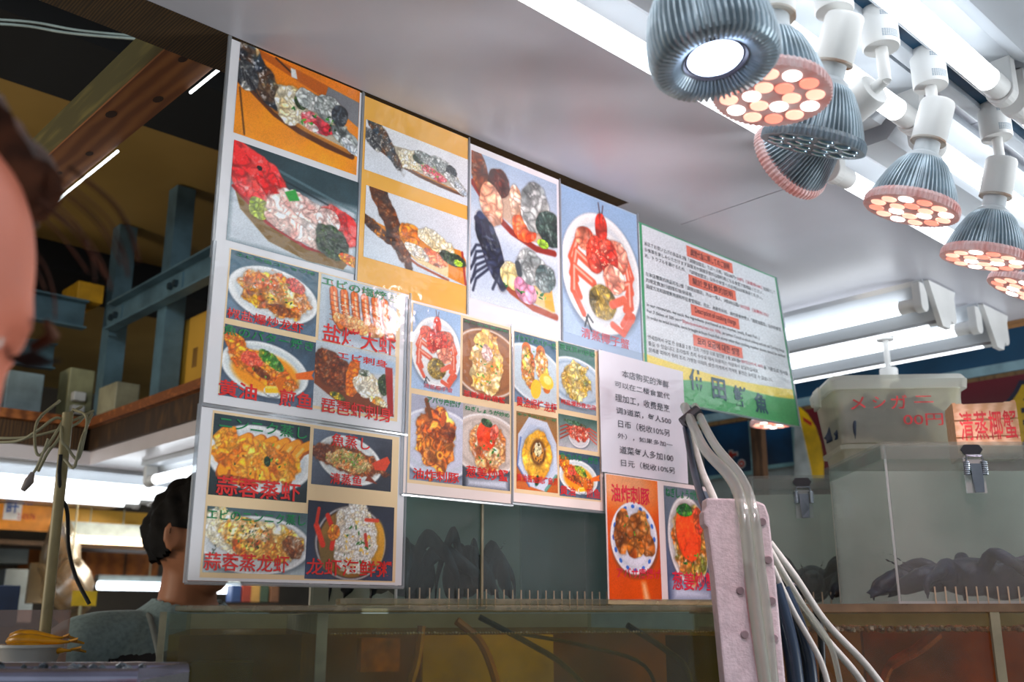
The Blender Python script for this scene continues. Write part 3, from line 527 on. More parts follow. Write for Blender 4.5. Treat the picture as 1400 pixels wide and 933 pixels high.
p.txt; a = p.at(314, 339); b = p.at(543, 577)
MB().box(a[0], b[0], -.0002, -.0001, b[1], a[1]).build('cream_panel', paper('cream_print', CREAM), p.o)
p.pic((316, 341), (431, 461), ph_garlic_lobster, 11); p.pic((439.4, 374), (540, 487), ph_grill_shrimp, 12); p.pic((307.5, 442.6), (427, 560.5), ph_butter_fish, 13); p.pic((432, 465), (538.5, 572.5), ph_sashimi_brown, 14)
p.txt('エビの塩コショウ焼', (323, 345), (430, 378), GRN); p.txt('椒盐爆炒龙虾', (310.7, 420), (414, 457), RED); p.txt('エビの塩焼き', (440, 377), (543, 416), GRN); p.txt('盐烤大虾', (441.5, 441), (540, 488), RED)
p.txt('魚のバター焼き', (306, 443), (428, 482), GRN); p.txt('黄油', (299, 518), (350, 549), RED, .02); p.txt('煎鱼', (382, 531), (426, 562), RED, .02); p.txt('エビ刺身', (461, 480), (529, 504), RED); p.txt('琵琶虾刺身', (439, 543), (535, 579), RED)
p = Poster(YP-.003, (276, 556), (549, 801), 'four-dish poster with garlic shrimps at upper left and lobster porridge at lower right', group=GP)
a = p.at(291, 561); b = p.at(540, 797)
MB().box(a[0], b[0], -.0002, -.0001, b[1], a[1]).build('cream_panel', paper('cream_print', CREAM), p.o)
p.pic((293, 565), (418.7, 688), ph_garlic_shrimp, 21); p.pic((429, 586), (534, 673), ph_steam_fish, 22); p.pic((283.5, 692), (417, 787), ph_garlic_lobster_tray, 23); p.pic((421.5, 684), (536, 795), ph_porridge, 24)
p.txt('ニンニク蒸し', (300, 568), (419, 602), GRN); p.txt('蒜蓉蒸虾', (296, 650), (409, 687), RED, .016); p.txt('魚蒸し', (453, 592), (505, 617), RED); p.txt('清蒸鱼', (451, 646), (494, 666), RED)
p.txt('エビのニンニク蒸し', (283.5, 695), (417, 720), GRN); p.txt('蒜蓉蒸龙虾', (279, 755), (394, 784), RED); p.txt('龙虾海鲜粥', (418.7, 763), (534, 790), RED)
p = Poster(YP-.004, (558, 409), (700, 689), 'four-dish poster with a whole crab at upper left and orange roe crab at lower right', col=(238, 222, 214), group=GP, x1=on_y(701.5, 449, YP-.004).x-.005)
a = p.at(563, 413); b = p.at(699, 676)
MB().box(a[0], b[0], -.0002, -.0001, b[1], a[1]).build('cream_panel', paper('cream_print', CREAM), p.o)
p.pic((565, 414.5), (628.4, 543), ph_coconut_crab, 31); p.pic((633, 435), (696, 553), ph_ginger_crab, 32); p.pic((562.5, 538), (631.6, 664), ph_fried_fish, 33); p.pic((633, 551), (697, 672), ph_roe_crab, 34)
p.txt('清蒸椰子蟹', (578.6, 524), (618, 538), PNK, .006); p.txt('カニの生姜炒め', (634, 437), (694, 456), GRN); p.txt('葱姜爆炒螃蟹', (633, 533), (690, 553), RED); p.txt('アバサ唐揚げ', (583.4, 541.5), (629.4, 559), GRN)
p.txt('油炸刺豚', (564, 639.5), (627, 662), RED, .016); p.txt('ねぎしょうが炒め', (635, 554), (696, 572), GRN); p.txt('葱姜炒蟹', (636.5, 636), (694, 660), RED, .016)
p = Poster(YP-.004, (701.5, 449), (826, 699), 'five-dish poster with a yellow scallop on an octagonal plate at lower left', col=(238, 222, 214), group=GP)
a = p.at(702.5, 452); b = p.at(822, 687)
MB().box(a[0], b[0], -.0002, -.0001, b[1], a[1]).build('cream_panel', paper('cream_print', CREAM), p.o)
p.pic((703, 453), (761, 561), ph_butter_lobster, 41); p.pic((763, 466), (815, 569), ph_conch, 42); p.pic((705.6, 562), (762.5, 675), ph_scallop, 43); p.pic((763, 565.6), (817, 618.6), ph_small_crab, 44); p.pic((764, 616), (821, 684.5), ph_butter_fish, 45)
p.txt('イセエビのバター焼', (704, 456), (760, 479), GRN); p.txt('黄油焗烤龙虾', (705.6, 541.5), (761, 566), RED); p.txt('夜光貝の炒め', (765, 469), (813, 490), GRN); p.txt('椒盐爆炒夜光贝', (766, 545), (814, 562), RED)
p.txt('ホタテのバター焼', (707, 564), (760, 578), GRN); p.txt('黄油酱油焗烤扇贝', (706, 647.5), (762, 665), RED); p.txt('魚のバター焼き', (765, 618.6), (817, 636), GRN); p.txt('黄油', (765, 663.6), (786, 679), RED); p.txt('煎鱼', (801, 667), (820, 683), RED)
# price notice, and the small two-dish poster under it
p = Poster(YP-.008, (818.5, 478), (941, 662), 'white printed notice of black Chinese text hung over the green-edged sign', 'notice', (222, 220, 228), name='price_notice', sleeve=False)
for body, tl, br in [('本店购买的海鲜', (849.7, 505.7), (914, 531.5)), ('可以在二楼食堂代', (839.8, 520.8), (915, 546.6)), ('理加工，收费是烹', (840.5, 538), (915, 565)), ('调3道菜，每人500', (841.7, 556.5), (917, 581)), ('日币（税收10%另', (844.5, 574), (915, 597.7)),
                     ('外），如果多加一', (843.7, 592), (919, 612.8)), ('道菜每人多加100', (846.5, 609.6), (920, 632)), ('日元（税收10%另', (848.5, 628), (922, 648.5))]:
    p.txt(body, tl, br, BLK, .002)
p = Poster(YP-.012, (827, 647), (979, 828), 'two-dish poster on orange, fried pieces beside an orange crab, below the notice', col=(240, 226, 222), name='menu_poster', group=GP, sleeve=False)
p.pic((828.5, 648.5), (905, 822), ph_fried_plate, 51); p.pic((907, 664), (978.6, 823), ph_roe_plate, 52)
p.txt('油炸刺豚', (834.6, 661), (888, 692), ROSE, .016); p.txt('アバサ唐揚げ', (842, 775.5), (903, 793), ROSE); p.txt('ねぎしょうが炒め', (909, 666), (961, 686), GRN); p.txt('葱姜炒蟹', (918, 781), (978.5, 809), ROSE, .016)

# the large green-edged cooking-charge sign; its free lower right corner curls forward
SX0, SX1, SZ0, SZ1 = 1.391, 1.868, EYE+0.385, EYE+0.728; SW, SH = SX1-SX0, SZ1-SZ0; SY = YP+.004
def curl(o):
    me = o.data; n = len(me.vertices); v = np.empty(n*3, np.float32); me.vertices.foreach_get('co', v); v = v.reshape(-1, 3)
    v[:, 1] -= 0.030*np.clip(v[:, 0]/SW, 0, 1)*np.clip(1-v[:, 2]/SH, 0, 1); me.vertices.foreach_set('co', v.ravel()); me.update(); return o
def sign_face(c):
    c.bg((222,226,230),(216,224,226),.02,3); x, y = c.x, c.y
    yb = .755+.03*np.sin(x*3.1); c.mix(np.clip((y-yb)/.006, 0, 1), (232, 214, 110)); gb = .925-.14*np.clip(x, 0, 1)**.8-.03*np.sin(x*5); c.mix(np.clip((y-gb)/.008, 0, 1), (92, 160, 110))
    c.mix((np.abs(x-.012) < .009), (60, 140, 96)); c.mix((x > .986), (70, 146, 106)); c.mix(np.abs(y-.004) < .006, (90,150,120))
sgn = tag(MB().build('cooking_charge_sign', [paper('sheet_white', (226, 228, 230))], loc=(SX0, SY, SZ0)), 'large green-edged white sign of multilingual text with a yellow and green foot', 'sign')
mb = MB()
for i in range(12):
    for j in range(8): mb.add([(SW*(i+a)/12, 0, SH*(j+b)/8) for a, b in ((0,0),(1,0),(1,1),(0,1))], [(0,1,2,3)]); mb.add([(SW*(i+a)/12, .0015, SH*(j+b)/8) for a, b in ((0,0),(0,1),(1,1),(1,0))], [(0,1,2,3)])
tmp = mb.build('sheet', paper('sheet_white', (226, 228, 230))); old = sgn.data; sgn.data = tmp.data; bpy.data.objects.remove(tmp); curl(sgn)
cv = Canvas(SW, SH, .0013, 60); sign_face(cv); curl(picture(cv, 0, SH, -.0004, sgn, 'printed_face'))
def st(body, fx0, fx1, fy0, fy1, m, bold=.0, name='lettering', y=-.0012): return curl(text_in(body, fx0*SW, fx1*SW, (1-fy1)*SH, (1-fy0)*SH, y, m, sgn, name, bold))
def hdr(body, fy):
    mb = MB(); x0, x1, z0, z1 = .31*SW, .64*SW, (1-fy-.034)*SH, (1-fy+.034)*SH
    for i in range(6): mb.box(x0+(x1-x0)*i/6, x0+(x1-x0)*(i+1)/6, -.0008, -.0006, z0, z1)
    curl(mb.build('header_bar', SALM, sgn)); st(body, .335, .615, fy-.022, fy+.022, DGR, .004)
hdr('調理代金に関してのご説明', .062); hdr('關於烹飪費的説明', .242); hdr('Description of cooking charge', .424); hdr('요리 요금에 대한 설명', .606)
for body, fx1, fy, m, fx0 in [('当店でお買い上げの商品を2階「調理加盟店」でお一人様、3品500円+', .66, .118, DGR, .03), ('50円（消費税10%）', .86, .118, CRIM, .665), ('を目安として', .965, .118, DGR, .87),
    ('お食事を楽しみいただけます調理法や調理手数料は御利用になる食堂で御相談ください。', .86, .154, DGR, .03), ('尚、トラブルを避けるため、「調理加盟店」以外の食堂へのお持込は御遠慮ください。', .85, .190, DGR, .03),
    ('在本店購買的商品可在2樓「調理加盟店」内以一個人、3樣500日圓+', .66, .298, DGR, .03), ('50日圓（消費稅10%）', .88, .298, CRIM, .665), ('的規定費進行調理和愉快用餐。', .33, .334, DGR, .03), ('調理方法和調理費用請和所在食堂相談、在此、為避免糾紛、請勿將食材帶入「調理加盟店」以外的食堂', .965, .370, DGR, .03),
    ('In our restaurant, we cook the ingredients purchased at this market, (well), Fresh Fish. )', .78, .478, DGR, .03), ('For 3 dishes of 500 yen+', .24, .514, DGR, .03), ('50yen(consumption tax 10%)', .50, .514, CRIM, .245), ('per person. Consult us about cooking methods and Cooking charge', .965, .514, DGR, .51), ('In order to avoid trouble, items brought in from Fresh Fish stores other than cooking member stores cannot be cooked', .965, .550, DGR, .03),
    ('면세점에서 구입 한 상품을 2 층 "조리 가맹점 으로 일인분 3 품 500 엔+', .62, .660, DGR, .03), ('50엔(소비세 10%)', .78, .660, CRIM, .625), ('을 기준으로 식사를', .965, .660, DGR, .785), ('즐길 수 있습니다. 조리법과 조리 수수료 에서 이용하는 식당에서 상담하십시오.', .74, .696, DGR, .03), ('문제를 피하기 위해 조리 가맹점 이외의 생선 가게에서 가져온 물건은 요리할 수 없습니다.', .84, .732, DGR, .03)]:
    st(body, fx0, fx1, fy-.0125, fy+.0125, m)
for ch, fx, fy in [('仲', .31, .845), ('田', .45, .868), ('鮮', .59, .885), ('魚', .73, .900)]: st(ch, fx-.045, fx+.045, fy-.065, fy+.06, CALI, .03)
mb = MB()
for a, b in (((0,-.0005,0), (SW,-.0005,0)), ((SW,-.0005,0), (SW,-.0005,SH))):
    mb.tube([tuple(np.array(a)+(np.array(b)-np.array(a))*k/10) for k in range(11)], .0025, 6)
curl(mb.build('sleeve_edge', sleeve_m, sgn))

# ------------------------------------------------------------------ lights of the stall
white_enamel = mat('white_enamel', (186, 192, 198), rough=0.32, var=0.04, scale=5, coat=0.2)
plastic_white = mat('white_plastic', (214, 214, 212), rough=0.4, var=0.04, scale=10)
tube_m = glow('lit_tube', (245, 250, 255), TUBE_POWER)
def fixture(name, along, c0, c1, tubes, off, label, group, ridge=False):
    """Twin fluorescent batten under the ceiling; along is 'x' or 'y', tubes sit at the two cross positions."""
    t = tag(empty(name, (0,0,0)), label, 'light fixture', group)
    sw = (lambda a, b, z: (a, b, z)) if along == 'x' else (lambda a, b, z: (b, a, z)); mid = sum(tubes)/2; hw = (tubes[1]-tubes[0])/2
    org = Vector(sw((c0+c1)/2, mid, CZ)); t.location = org; L_ = (c1-c0)/2; mb = MB()
    def bx(mb, a0, a1, b0, b1, z0, z1):
        p, q = sw(a0, b0, z0), sw(a1, b1, z1); mb.box(p[0], q[0], p[1], q[1], z0, z1)
    if ridge:
        prof = [(-hw*1.02, 0), (hw*1.02, 0), (hw*.98, -.012), (.014, -.085), (-.014, -.085), (-hw*.98, -.012)]
        mb.prism([sw(-L_, b, z) for b, z in prof], Vector(sw(2*L_, 0, 0))); mb.build('body', white_enamel, t)
        mb = MB(); prof = [(-hw*.95, -.004), (hw*.95, -.004), (.02, -.105), (-.02, -.105)]
        for e in (-L_-.012, L_): MB().prism([sw(e, b, z) for b, z in prof], Vector(sw(.012, 0, 0))).build('end_cap', plastic_white, t)
    else:
        bx(mb, -L_, L_, -hw-.028, hw+.028, -.014, 0); prof = [(-hw+.02, -.014), (hw-.02, -.014), (hw-.05, -.042), (-hw+.05, -.042)]
        mb.prism([sw(-L_, b, z) for b, z in prof], Vector(sw(2*L_, 0, 0))); mb.build('body', white_enamel, t)
    for b in (-hw, hw):
        MB().tube([sw(-L_+.034, b, -.058), sw(L_-.034, b, -.058)], .0158, 20).build('tube', tube_m, t, smooth=40)
        for e in (-1, 1):
            MB().tube([sw(e*(L_-.058), b, -.058), sw(e*(L_-.018), b, -.058)], .0165, 20).build('tube_cap', plastic_white, t, smooth=40)
            mb = MB(); n = 12; pts = [sw(e*(L_-.020), b+.019*math.cos(k*math.pi/n+math.pi), -.060+.019*math.sin(k*math.pi/n+math.pi)) for k in range(n+1)]+[sw(e*(L_-.020), b+.019, -.010), sw(e*(L_-.020), b-.019, -.010)]
            mb.prism(pts, Vector(sw(e*.020, 0, 0))); mb.build('lamp_socket', plastic_white, t, bevel=.002)
    return t
fixture('fluorescent_fixture', 'x', .15, 1.335, (.556, .712), 0, 'twin white fluorescent tube fixture above the row of spot bulbs, nearest the posters', 'fluorescent fixtures over the stall front')
fixture('fluorescent_fixture', 'x', 1.385, 2.57, (.572, .722), 0, 'twin white fluorescent tube fixture following on from the one nearest the posters', 'fluorescent fixtures over the stall front')
fixture('fluorescent_fixture', 'x', .15, 1.345, (.270, .432), 0, 'twin white fluorescent tube fixture beside the lighting track at the top right corner', 'fluorescent fixtures over the stall front')
fixture('fluorescent_fixture', 'x', 1.372, 2.55, (.270, .432), 0, 'twin white fluorescent tube fixture at the right border, end to end with the corner one', 'fluorescent fixtures over the stall front')
fixture('fluorescent_fixture', 'y', .94, 2.13, (2.195, 2.345), 0, 'lit twin tube fixture with triangular ends, nearer of the pair right of the sign', 'fluorescent fixtures right of the sign', True)
fixture('fluorescent_fixture', 'y', .93, 2.12, (2.475, 2.64), 0, 'lit twin tube fixture with triangular ends, farther of the pair by the blue band', 'fluorescent fixtures right of the sign', True)
# track
TY = .488
t = tag(empty('lighting_track', (1.35, TY, CZ)), 'white lighting track with a dark blue slot that carries the spot bulbs', 'lighting track')
mb = MB(); mb.box(-.95, 1.1, -.030, -.010, -.022, 0); mb.box(-.95, 1.1, .010, .030, -.022, 0); mb.box(-.95, 1.1, -.030, .030, -.004, 0); mb.build('rail', white_enamel, t, bevel=.002)
MB().box(-.95, 1.1, -.0098, .0098, -.012, -.0041).build('slot', mat('dark_blue_slot', (14, 66, 96), rough=.35, var=.2), t)

# spot bulbs
alu = mat('aluminium_fins', (186, 200, 208), rough=0.36, metal=0.6, var=0.12, scale=40)
alu_dark = mat('grey_face_plate', (70, 66, 72), rough=0.3, metal=0.3, var=.1)
collar_m = mat('white_bulb_collar', (206, 212, 216), rough=0.4, var=.05)
print_m = mat('blue_grey_small_print', (96, 120, 138), rough=.6)
rust_m = mat('rust_edge', (196, 190, 180), rough=.8, scale=34, col2=(150, 92, 40))
led_w = glow('led_white', (255, 246, 240), 3.0); led_p = glow('led_peach', (255, 190, 165), 1.0); led_r = glow('led_coral', (255, 140, 118), 1.0); led_off = mat('led_unlit', (110, 150, 175), rough=.15, metal=.3, var=.3, scale=60, coat=.8)
cob = glow('led_blue_white', (206, 222, 255), 6.0)
rim_lit = mat('rim_led_glow', (222, 210, 210), rough=.3, scale=38, col2=(214, 150, 144), emit=(240, 140, 130), estr=.10); rim_off = clear('rim_clear', (200, 212, 220), (180, 195, 205), .5)  # lit rim: pink LED light leaking into clear plastic, put into colour and emission
def gear(j, i): return 1.0 if (j % 4) < 2 else 0.885
FIN = [(.027,-.084),(.033,-.090),(.0385,-.099),(.0445,-.110),(.050,-.122),(.0545,-.134),(.058,-.146),(.0595,-.153)]
def spot(label, X, face, kind, canopy=True, group='spot bulbs on the track', Yt=TY, pivot_z=-.098):
    """Canopy on the track, stem, swivelling holder and screwed-in bulb whose face is centred at the given place."""
    t = tag(empty('spot_bulb_lamp', (X, Yt, CZ-.012)), label, 'lamp', group); f = Vector(face)-t.location; pv = Vector((0, 0, pivot_z)); d = f-pv; ln = d.length; d.normalize()
    q = d.to_track_quat('-Z', 'Y'); R_ = q.to_matrix().to_4x4(); sh = -(ln-.157)
    mb = MB(); mb.lathe([(.0215,-.054),(.0225,-.052),(.0225,-.004),(.021,0)], n=32); c = mb.build('canopy', plastic_white, t, smooth=40)
    for zz, nn in ((-.014, 3), (-.040, 5)):
        mb = MB()
        for r in range(nn):
            for k in range(9):
                a0 = -2.6+k*.12; z0 = zz-.0022*r
                pts = [(.0227*math.cos(a), .0227*math.sin(a)) for a in (a0, a0+.09)]
                mb.add([(pts[0][0],pts[0][1],z0),(pts[1][0],pts[1][1],z0),(pts[1][0],pts[1][1],z0+.0012),(pts[0][0],pts[0][1],z0+.0012)], [(0,1,2,3)])
        mb.build('small_print', print_m, c)
    MB().tube([(0,0,-.05),(0,0,pivot_z-.002)], .0075, 16).build('stem', plastic_white, t, smooth=40)
    M = Matrix.Translation(pv) @ R_ @ Matrix.Translation((0, 0, sh+.002))
    if ln > .17: MB().tube([pv, M @ Vector((0,0,-.004))], .0075, 14).build('stem', plastic_white, t, smooth=40)
    h = MB().lathe([(.0195,-.0575),(.0205,-.0575),(.0225,-.056),(.0225,-.004),(.021,0)], n=32).build('holder', plastic_white, t, smooth=40); h.matrix_local = M
    MB().lathe([(.0227,-.0583),(.0229,-.0560)], n=32, gear=lambda j, i: 1+.012*math.sin(j*2.3)).build('rust_rim', rust_m, h, smooth=60)
    n = 240; b = MB()
    if kind == 'cob':
        prof = [(.022,-.060),(.036,-.068),(.049,-.080),(.0565,-.098),(.0605,-.120),(.0615,-.140),(.0595,-.152),(.055,-.157),(.048,-.157),(.040,-.152),(.032,-.146),(.0285,-.144)]
        b.lathe(prof[::-1], n=n, gear=lambda j, i: (1.0 if (j % 4) < 2 else (.90 if i > 4 else .84))); bo = b.build('bulb', alu, t); bo.matrix_local = M
        MB().lathe([(.0001,-.1462),(.0275,-.1462),(.030,-.150),(.032,-.147)], n=40).build('lens_ring', alu_dark, bo, smooth=40)
        MB().lathe([(.0001,-.1525),(.016,-.1518),(.024,-.149),(.0262,-.1464)], n=40).build('lens', cob, bo, smooth=60)
    else:
        b.lathe(FIN[::-1]+[(.020,-.083)], n=n, gear=gear); bo = b.build('bulb', alu, t); bo.matrix_local = M
        MB().lathe([(.025,-.0855),(.0235,-.079),(.0165,-.074),(.0160,-.058),(.012,-.056)], n=40).build('collar', collar_m, bo, smooth=35)
        mb = MB().lathe([(.0592,-.1555),(.0612,-.1555),(.0612,-.147),(.0585,-.142)], n=n, gear=lambda j, i: 1.0 if (j % 4) < 2 else .975); mb.build('rim', rim_lit if kind == 'on' else rim_off, bo)
        MB().lathe([(.0001,-.1550),(.0594,-.1550),(.0594,-.1520)], n=48).build('face_plate', mat('dark_plum_plate', (86, 40, 44), rough=.35) if kind == 'on' else alu_dark, bo)
        spots = [(.0205, k*math.pi/3+.2) for k in range(6)]+[(.0440, k*math.pi/6) for k in range(12)]; order = [1,0,1,2,1,0, 1,0,1,2,1,1,0,2,1,0,1,2]
        for (r, a), c_ in zip(spots, order):
            MB().lathe([(.0001,-.1578),(.0055,-.1575),(.0094,-.1566),(.0098,-.1548)], o=(r*math.cos(a), r*math.sin(a), 0), n=16).build('led', (led_w, led_p, led_r)[c_] if kind == 'on' else led_off, bo, smooth=50)
    if kind != 'off':
        l = bpy.data.lights.new('bulb_light', 'SPOT'); l.energy = LED_POWER*(.6 if kind == 'cob' else .35); l.spot_size = 1.9; l.spot_blend = .6; l.shadow_soft_size = .035
        l.color = (.75, .85, 1) if kind == 'cob' else (1, .70, .74); lo = bpy.data.objects.new('bulb_light', l); COL.objects.link(lo); lo.parent = t; lo.matrix_local = M @ Matrix.Translation((0,0,-.175))
    return t
A = lambda x, y, z: (x, y, EYE+z)
spot('large bulb with one blue-white round lens, at the top near the long tube', .700, A(.699,.465,.487), 'cob')
spot('lit bulb with many peach and white lights, directly behind the blue-white bulb', .852, A(.840,.495,.521), 'on')
spot('unlit bulb with grey lights, between the lit bulb and the tilted bulb', .985, A(.992,.537,.531), 'off')
spot('tilted lit bulb seen edge-on, mostly hidden behind the unlit bulb', 1.10, tuple(Vector(P_(ray(1075, 225), 1.37))), 'on')
spot('lit bulb hanging alone, third from the right border, small print on its canopy', 1.238, A(1.224,.530,.514), 'on')
spot('lit bulb near the right border with a rusty holder rim', 1.458, A(1.452,.529,.501), 'on')
spot('lit bulb cut off by the right border below the rusty one', 1.69, A(1.668,.550,.508), 'on')
spot('small lit bulb peeping out below the green-edged sign', 2.41, A(2.41,1.497,.512), 'on', group='spot bulbs beyond the sign', Yt=1.497)
spot('lamp whose white holder stands above the frosted crab container', 2.41, A(2.41,on_x(1214,500,2.41).y,.455), 'on', group='spot bulbs beyond the sign', Yt=on_x(1214,500,2.41).y)
# ------------------------------------------------------------------ tanks, boxes and hoses
VR = YAW-math.pi/2        # turns local x to the viewer's right and local y straight ahead
glass = clear('tank_glass', (236, 242, 238), (150, 160, 140), 0.07, rough=0.08, gloss=0.03, noise=0.06, scale=20)
glass_edge = clear('greenish_glass_edge', (150, 160, 120), (120, 130, 96), 0.55, rough=0.15)
silicone = mat('grey_green_silicone', (112, 108, 84), rough=.5, var=.2, scale=30)
water_l = clear('murky_olive_water', (242, 218, 110), (186, 144, 4), 0.20, rough=.1, gloss=.01, noise=.10, scale=7)
water_r = clear('murky_orange_water', (240, 200, 140), (170, 104, 44), 0.22, rough=.1, gloss=.01, noise=.14, scale=9)
fog = clear('fogged_acrylic', (225, 232, 232), (240, 236, 222), 0.13, rough=.10, gloss=.04, noise=.04, scale=9)
fog_b = clear('fogged_acrylic_back', (225, 232, 232), (248, 244, 230), 0.85, rough=.2, gloss=.03, noise=.10, scale=9, trans=.25)
fog2 = clear('fogged_acrylic_edge', (225, 232, 232), (220, 222, 220), 0.6, rough=.15, gloss=.06)
steel = mat('brushed_steel', (170, 174, 182), rough=.32, metal=.9, var=.12, scale=30, stretch=(1, 14, 14))
chrome = mat('latch_chrome', (150, 156, 164), rough=.18, metal=1, var=.1); black_pl = mat('black_plastic', (18, 22, 28), rough=.4, var=.2)
def grid_box(mb, x0, x1, y0, y1, z0, z1, t):
    return [MB().box(x0, x1, y0, y0+t, z0, z1), MB().box(x0, x1, y1-t, y1, z0, z1), MB().box(x0, x0+t, y0+t, y1-t, z0, z1), MB().box(x1-t, x1, y0+t, y1-t, z0, z1)]
algae = clear('algae_filmed_glass', (200, 190, 150), (226, 218, 186), .85, rough=.2, noise=.15, scale=12)
TA = math.radians(-28); T0 = (0.492, 1.075, EYE); TL, TD = .725, .66
tk = tag(empty('live_seafood_tank', T0, TA), 'long glass fish tank of murky olive water below the food posters', 'tank', 'live seafood tanks')
for nm, b in zip(('front_pane', 'back_pane', 'side_pane', 'side_pane'), grid_box(None, 0, TL, 0, TD, -.42, .006, .007)): b.build(nm, algae if nm == 'back_pane' else glass, tk)
MB().box(.166, .178, .007, TD-.007, -.42, .004).build('divider', silicone, tk)
mb = MB(); mb.box(-.003, .004, -.003, .004, -.42, .006); mb.build('corner_seam', silicone, tk)
MB().box(0, TL, 0, TD, -.432, -.42).build('tank_base', black_pl, tk)
for a, b in ((.0075, .1655), (.1785, TL-.0075)): MB().box(a, b, .0075, TD-.0075, -.419, -.0185).build('tank_water', water_l, tk)
froth = mat('waterline_scum', (150, 134, 104), rough=.8, var=.3, scale=80)
mb = MB(); rr = random.Random(3)
for k in range(150): mb.ball((.183+k*.0036, .010, -.0185+rr.uniform(-.0006, .0008)), rr.uniform(.001, .002), 6)
tag(mb.build('scum_line', froth, tk), kind='stuff')
tag(MB().box(.02, TL-.02, .02, TD, -1.5, -.433).build('tank_stand', steel, loc=T0, rot=(0,0,TA)), 'plain steel stand under the olive water tank', 'stand')
def in_tank(name, label, cat, mb, m): return tag(mb.build(name, m, loc=T0, rot=(0,0,TA)), label, cat)
in_tank('olive_panel', 'plain olive yellow panel standing in the murky tank', 'panel', MB().box(.305, .475, .10, .112, -.4185, -.022), mat('olive_yellow_panel', (236, 206, 8), rough=.7, var=.25, scale=9, emit=None))
in_tank('sponge_filter', 'orange sponge filter block left of the olive panel in the tank', 'filter', MB().box(.222, .268, .05, .09, -.062, -.024), mat('orange_sponge', (206, 124, 30), rough=.9, var=.3, scale=40))
in_tank('filter_box', 'dark filter box in the left end of the murky tank', 'filter', MB().box(.03, .10, .06, .14, -.16, -.05), mat('dark_green_plastic', (24, 40, 34), rough=.5))
in_tank('stained_board', 'brown stained board along the back of the murky tank', 'panel', MB().box(.19, TL-.03, .16, .17, -.4185, -.021), mat('brown_stained_panel', (130, 80, 22), rough=.8, var=.4, scale=8))
in_tank('stained_board', 'dark brown board in the left end behind the filter box', 'panel', MB().box(.012, .16, .16, .17, -.4185, -.021), mat('dark_stained_panel', (92, 62, 24), rough=.8, var=.4, scale=10))
hs = mat('dark_hose', (22, 30, 36), rough=.35, var=.2); hb = mat('brown_hose', (150, 100, 50), rough=.4, var=.2)
for nm, lb, pts, m, r in [('air_hose', 'black air hose slanting down through the middle of the tank', [(.36,.03,.0),(.42,.03,-.03),(.47,.03,-.06),(.53,.03,-.12)], hs, .0035), ('air_hose', 'brown hose curving down in front of the olive panel', [(.33,.02,-.004),(.36,.02,-.03),(.38,.02,-.08),(.39,.02,-.15)], hb, .005),
      ('air_hose', 'dark hose against the left edge of the olive panel', [(.29,.03,-.01),(.285,.03,-.05),(.27,.03,-.1)], hb, .005), ('air_hose', 'black hose at the right hand end of the tank', [(.55,.03,-.01),(.60,.03,-.04),(.63,.03,-.07),(.64,.03,-.16)], hs, .004), ('air_hose', 'thin dark hose drooping across the right half of the tank', [(.42,.06,-.02),(.50,.05,-.035),(.58,.05,-.06),(.60,.05,-.12)], hs, .0025)]:
    in_tank(nm, lb, 'hose', MB().tube(smooth_path(pts, 6), r, 8), m)
in_tank('pump_housing', 'black pump housing at the right hand end of the tank', 'pump', MB().box(.64, .70, .05, .12, -.30, -.024), black_pl)
# lid panels
acr = clear('scratched_lid_acrylic', (214, 210, 180), (206, 192, 160), 0.28, rough=.15, gloss=.08, noise=.2, scale=30)
mb = MB().box(.012, TL, .0, .40, 0, .006); o = mb.build('acrylic_sheet', acr, loc=Vector(T0)+Vector((0,0,.0068)), rot=(0,0,TA), bevel=.001); tag(o, 'thin scratched acrylic sheet lying along the top of the olive tank', 'lid', 'tank lids')
mb = MB().box(.19, TL-.01, .006, .055, 0, .007); o = mb.build('acrylic_sheet', acr, loc=Vector(T0)+Vector((0,0,.0138)), rot=(0,0,TA), bevel=.001); tag(o, 'narrow acrylic strip lying on top of the larger lid sheet', 'lid', 'tank lids')

def latch(root, x, y, z):
    """Toggle latch on a box front: keeper plate, loop, two springs, lever."""
    l = MB().prism([(x-.018, y-.002, z+.0), (x-.012, y-.002, z-.008), (x+.012, y-.002, z-.008), (x+.018, y-.002, z), (x+.012, y-.002, z+.008), (x-.012, y-.002, z+.008)], (0, .002, 0)).build('latch', black_pl, root)
    mb = MB()
    for s in (-1, 1): mb.tube([(x+s*.014, y-.007, z-.020), (x+s*.014, y-.007, z-.042)], .0042, 10)
    for s in (-1, 1):
        for k in range(7): mb.lathe([(.0052,-.0008),(.0056,0),(.0052,.0008)], (x+s*.014, y-.007, z-.021-.0032*k), 10)
    mb.build('spring', chrome, l)
    MB().tube([(x-.014,y-.007,z-.022),(x-.012,y-.007,z-.011),(x+.012,y-.007,z-.011),(x+.014,y-.007,z-.022)], .0018, 8).build('loop', chrome, l)
    MB().prism([(x-.009,y-.010,z-.024),(x+.009,y-.010,z-.024),(x+.0085,y-.012,z-.052),(x+.007,y-.014,z-.070),(x-.007,y-.014,z-.070),(x-.0085,y-.012,z-.052)], (0,.004,0)).build('lever', chrome, l)
    MB().box(x-.016, x+.016, y-.0035, y-.0002, z-.070, z-.016).build('mount_plate', fog2, l)
fog_f = clear('thin_fogged_acrylic', (200, 222, 224), (214, 226, 222), 0.11, rough=.10, gloss=.03, noise=.03, scale=9)
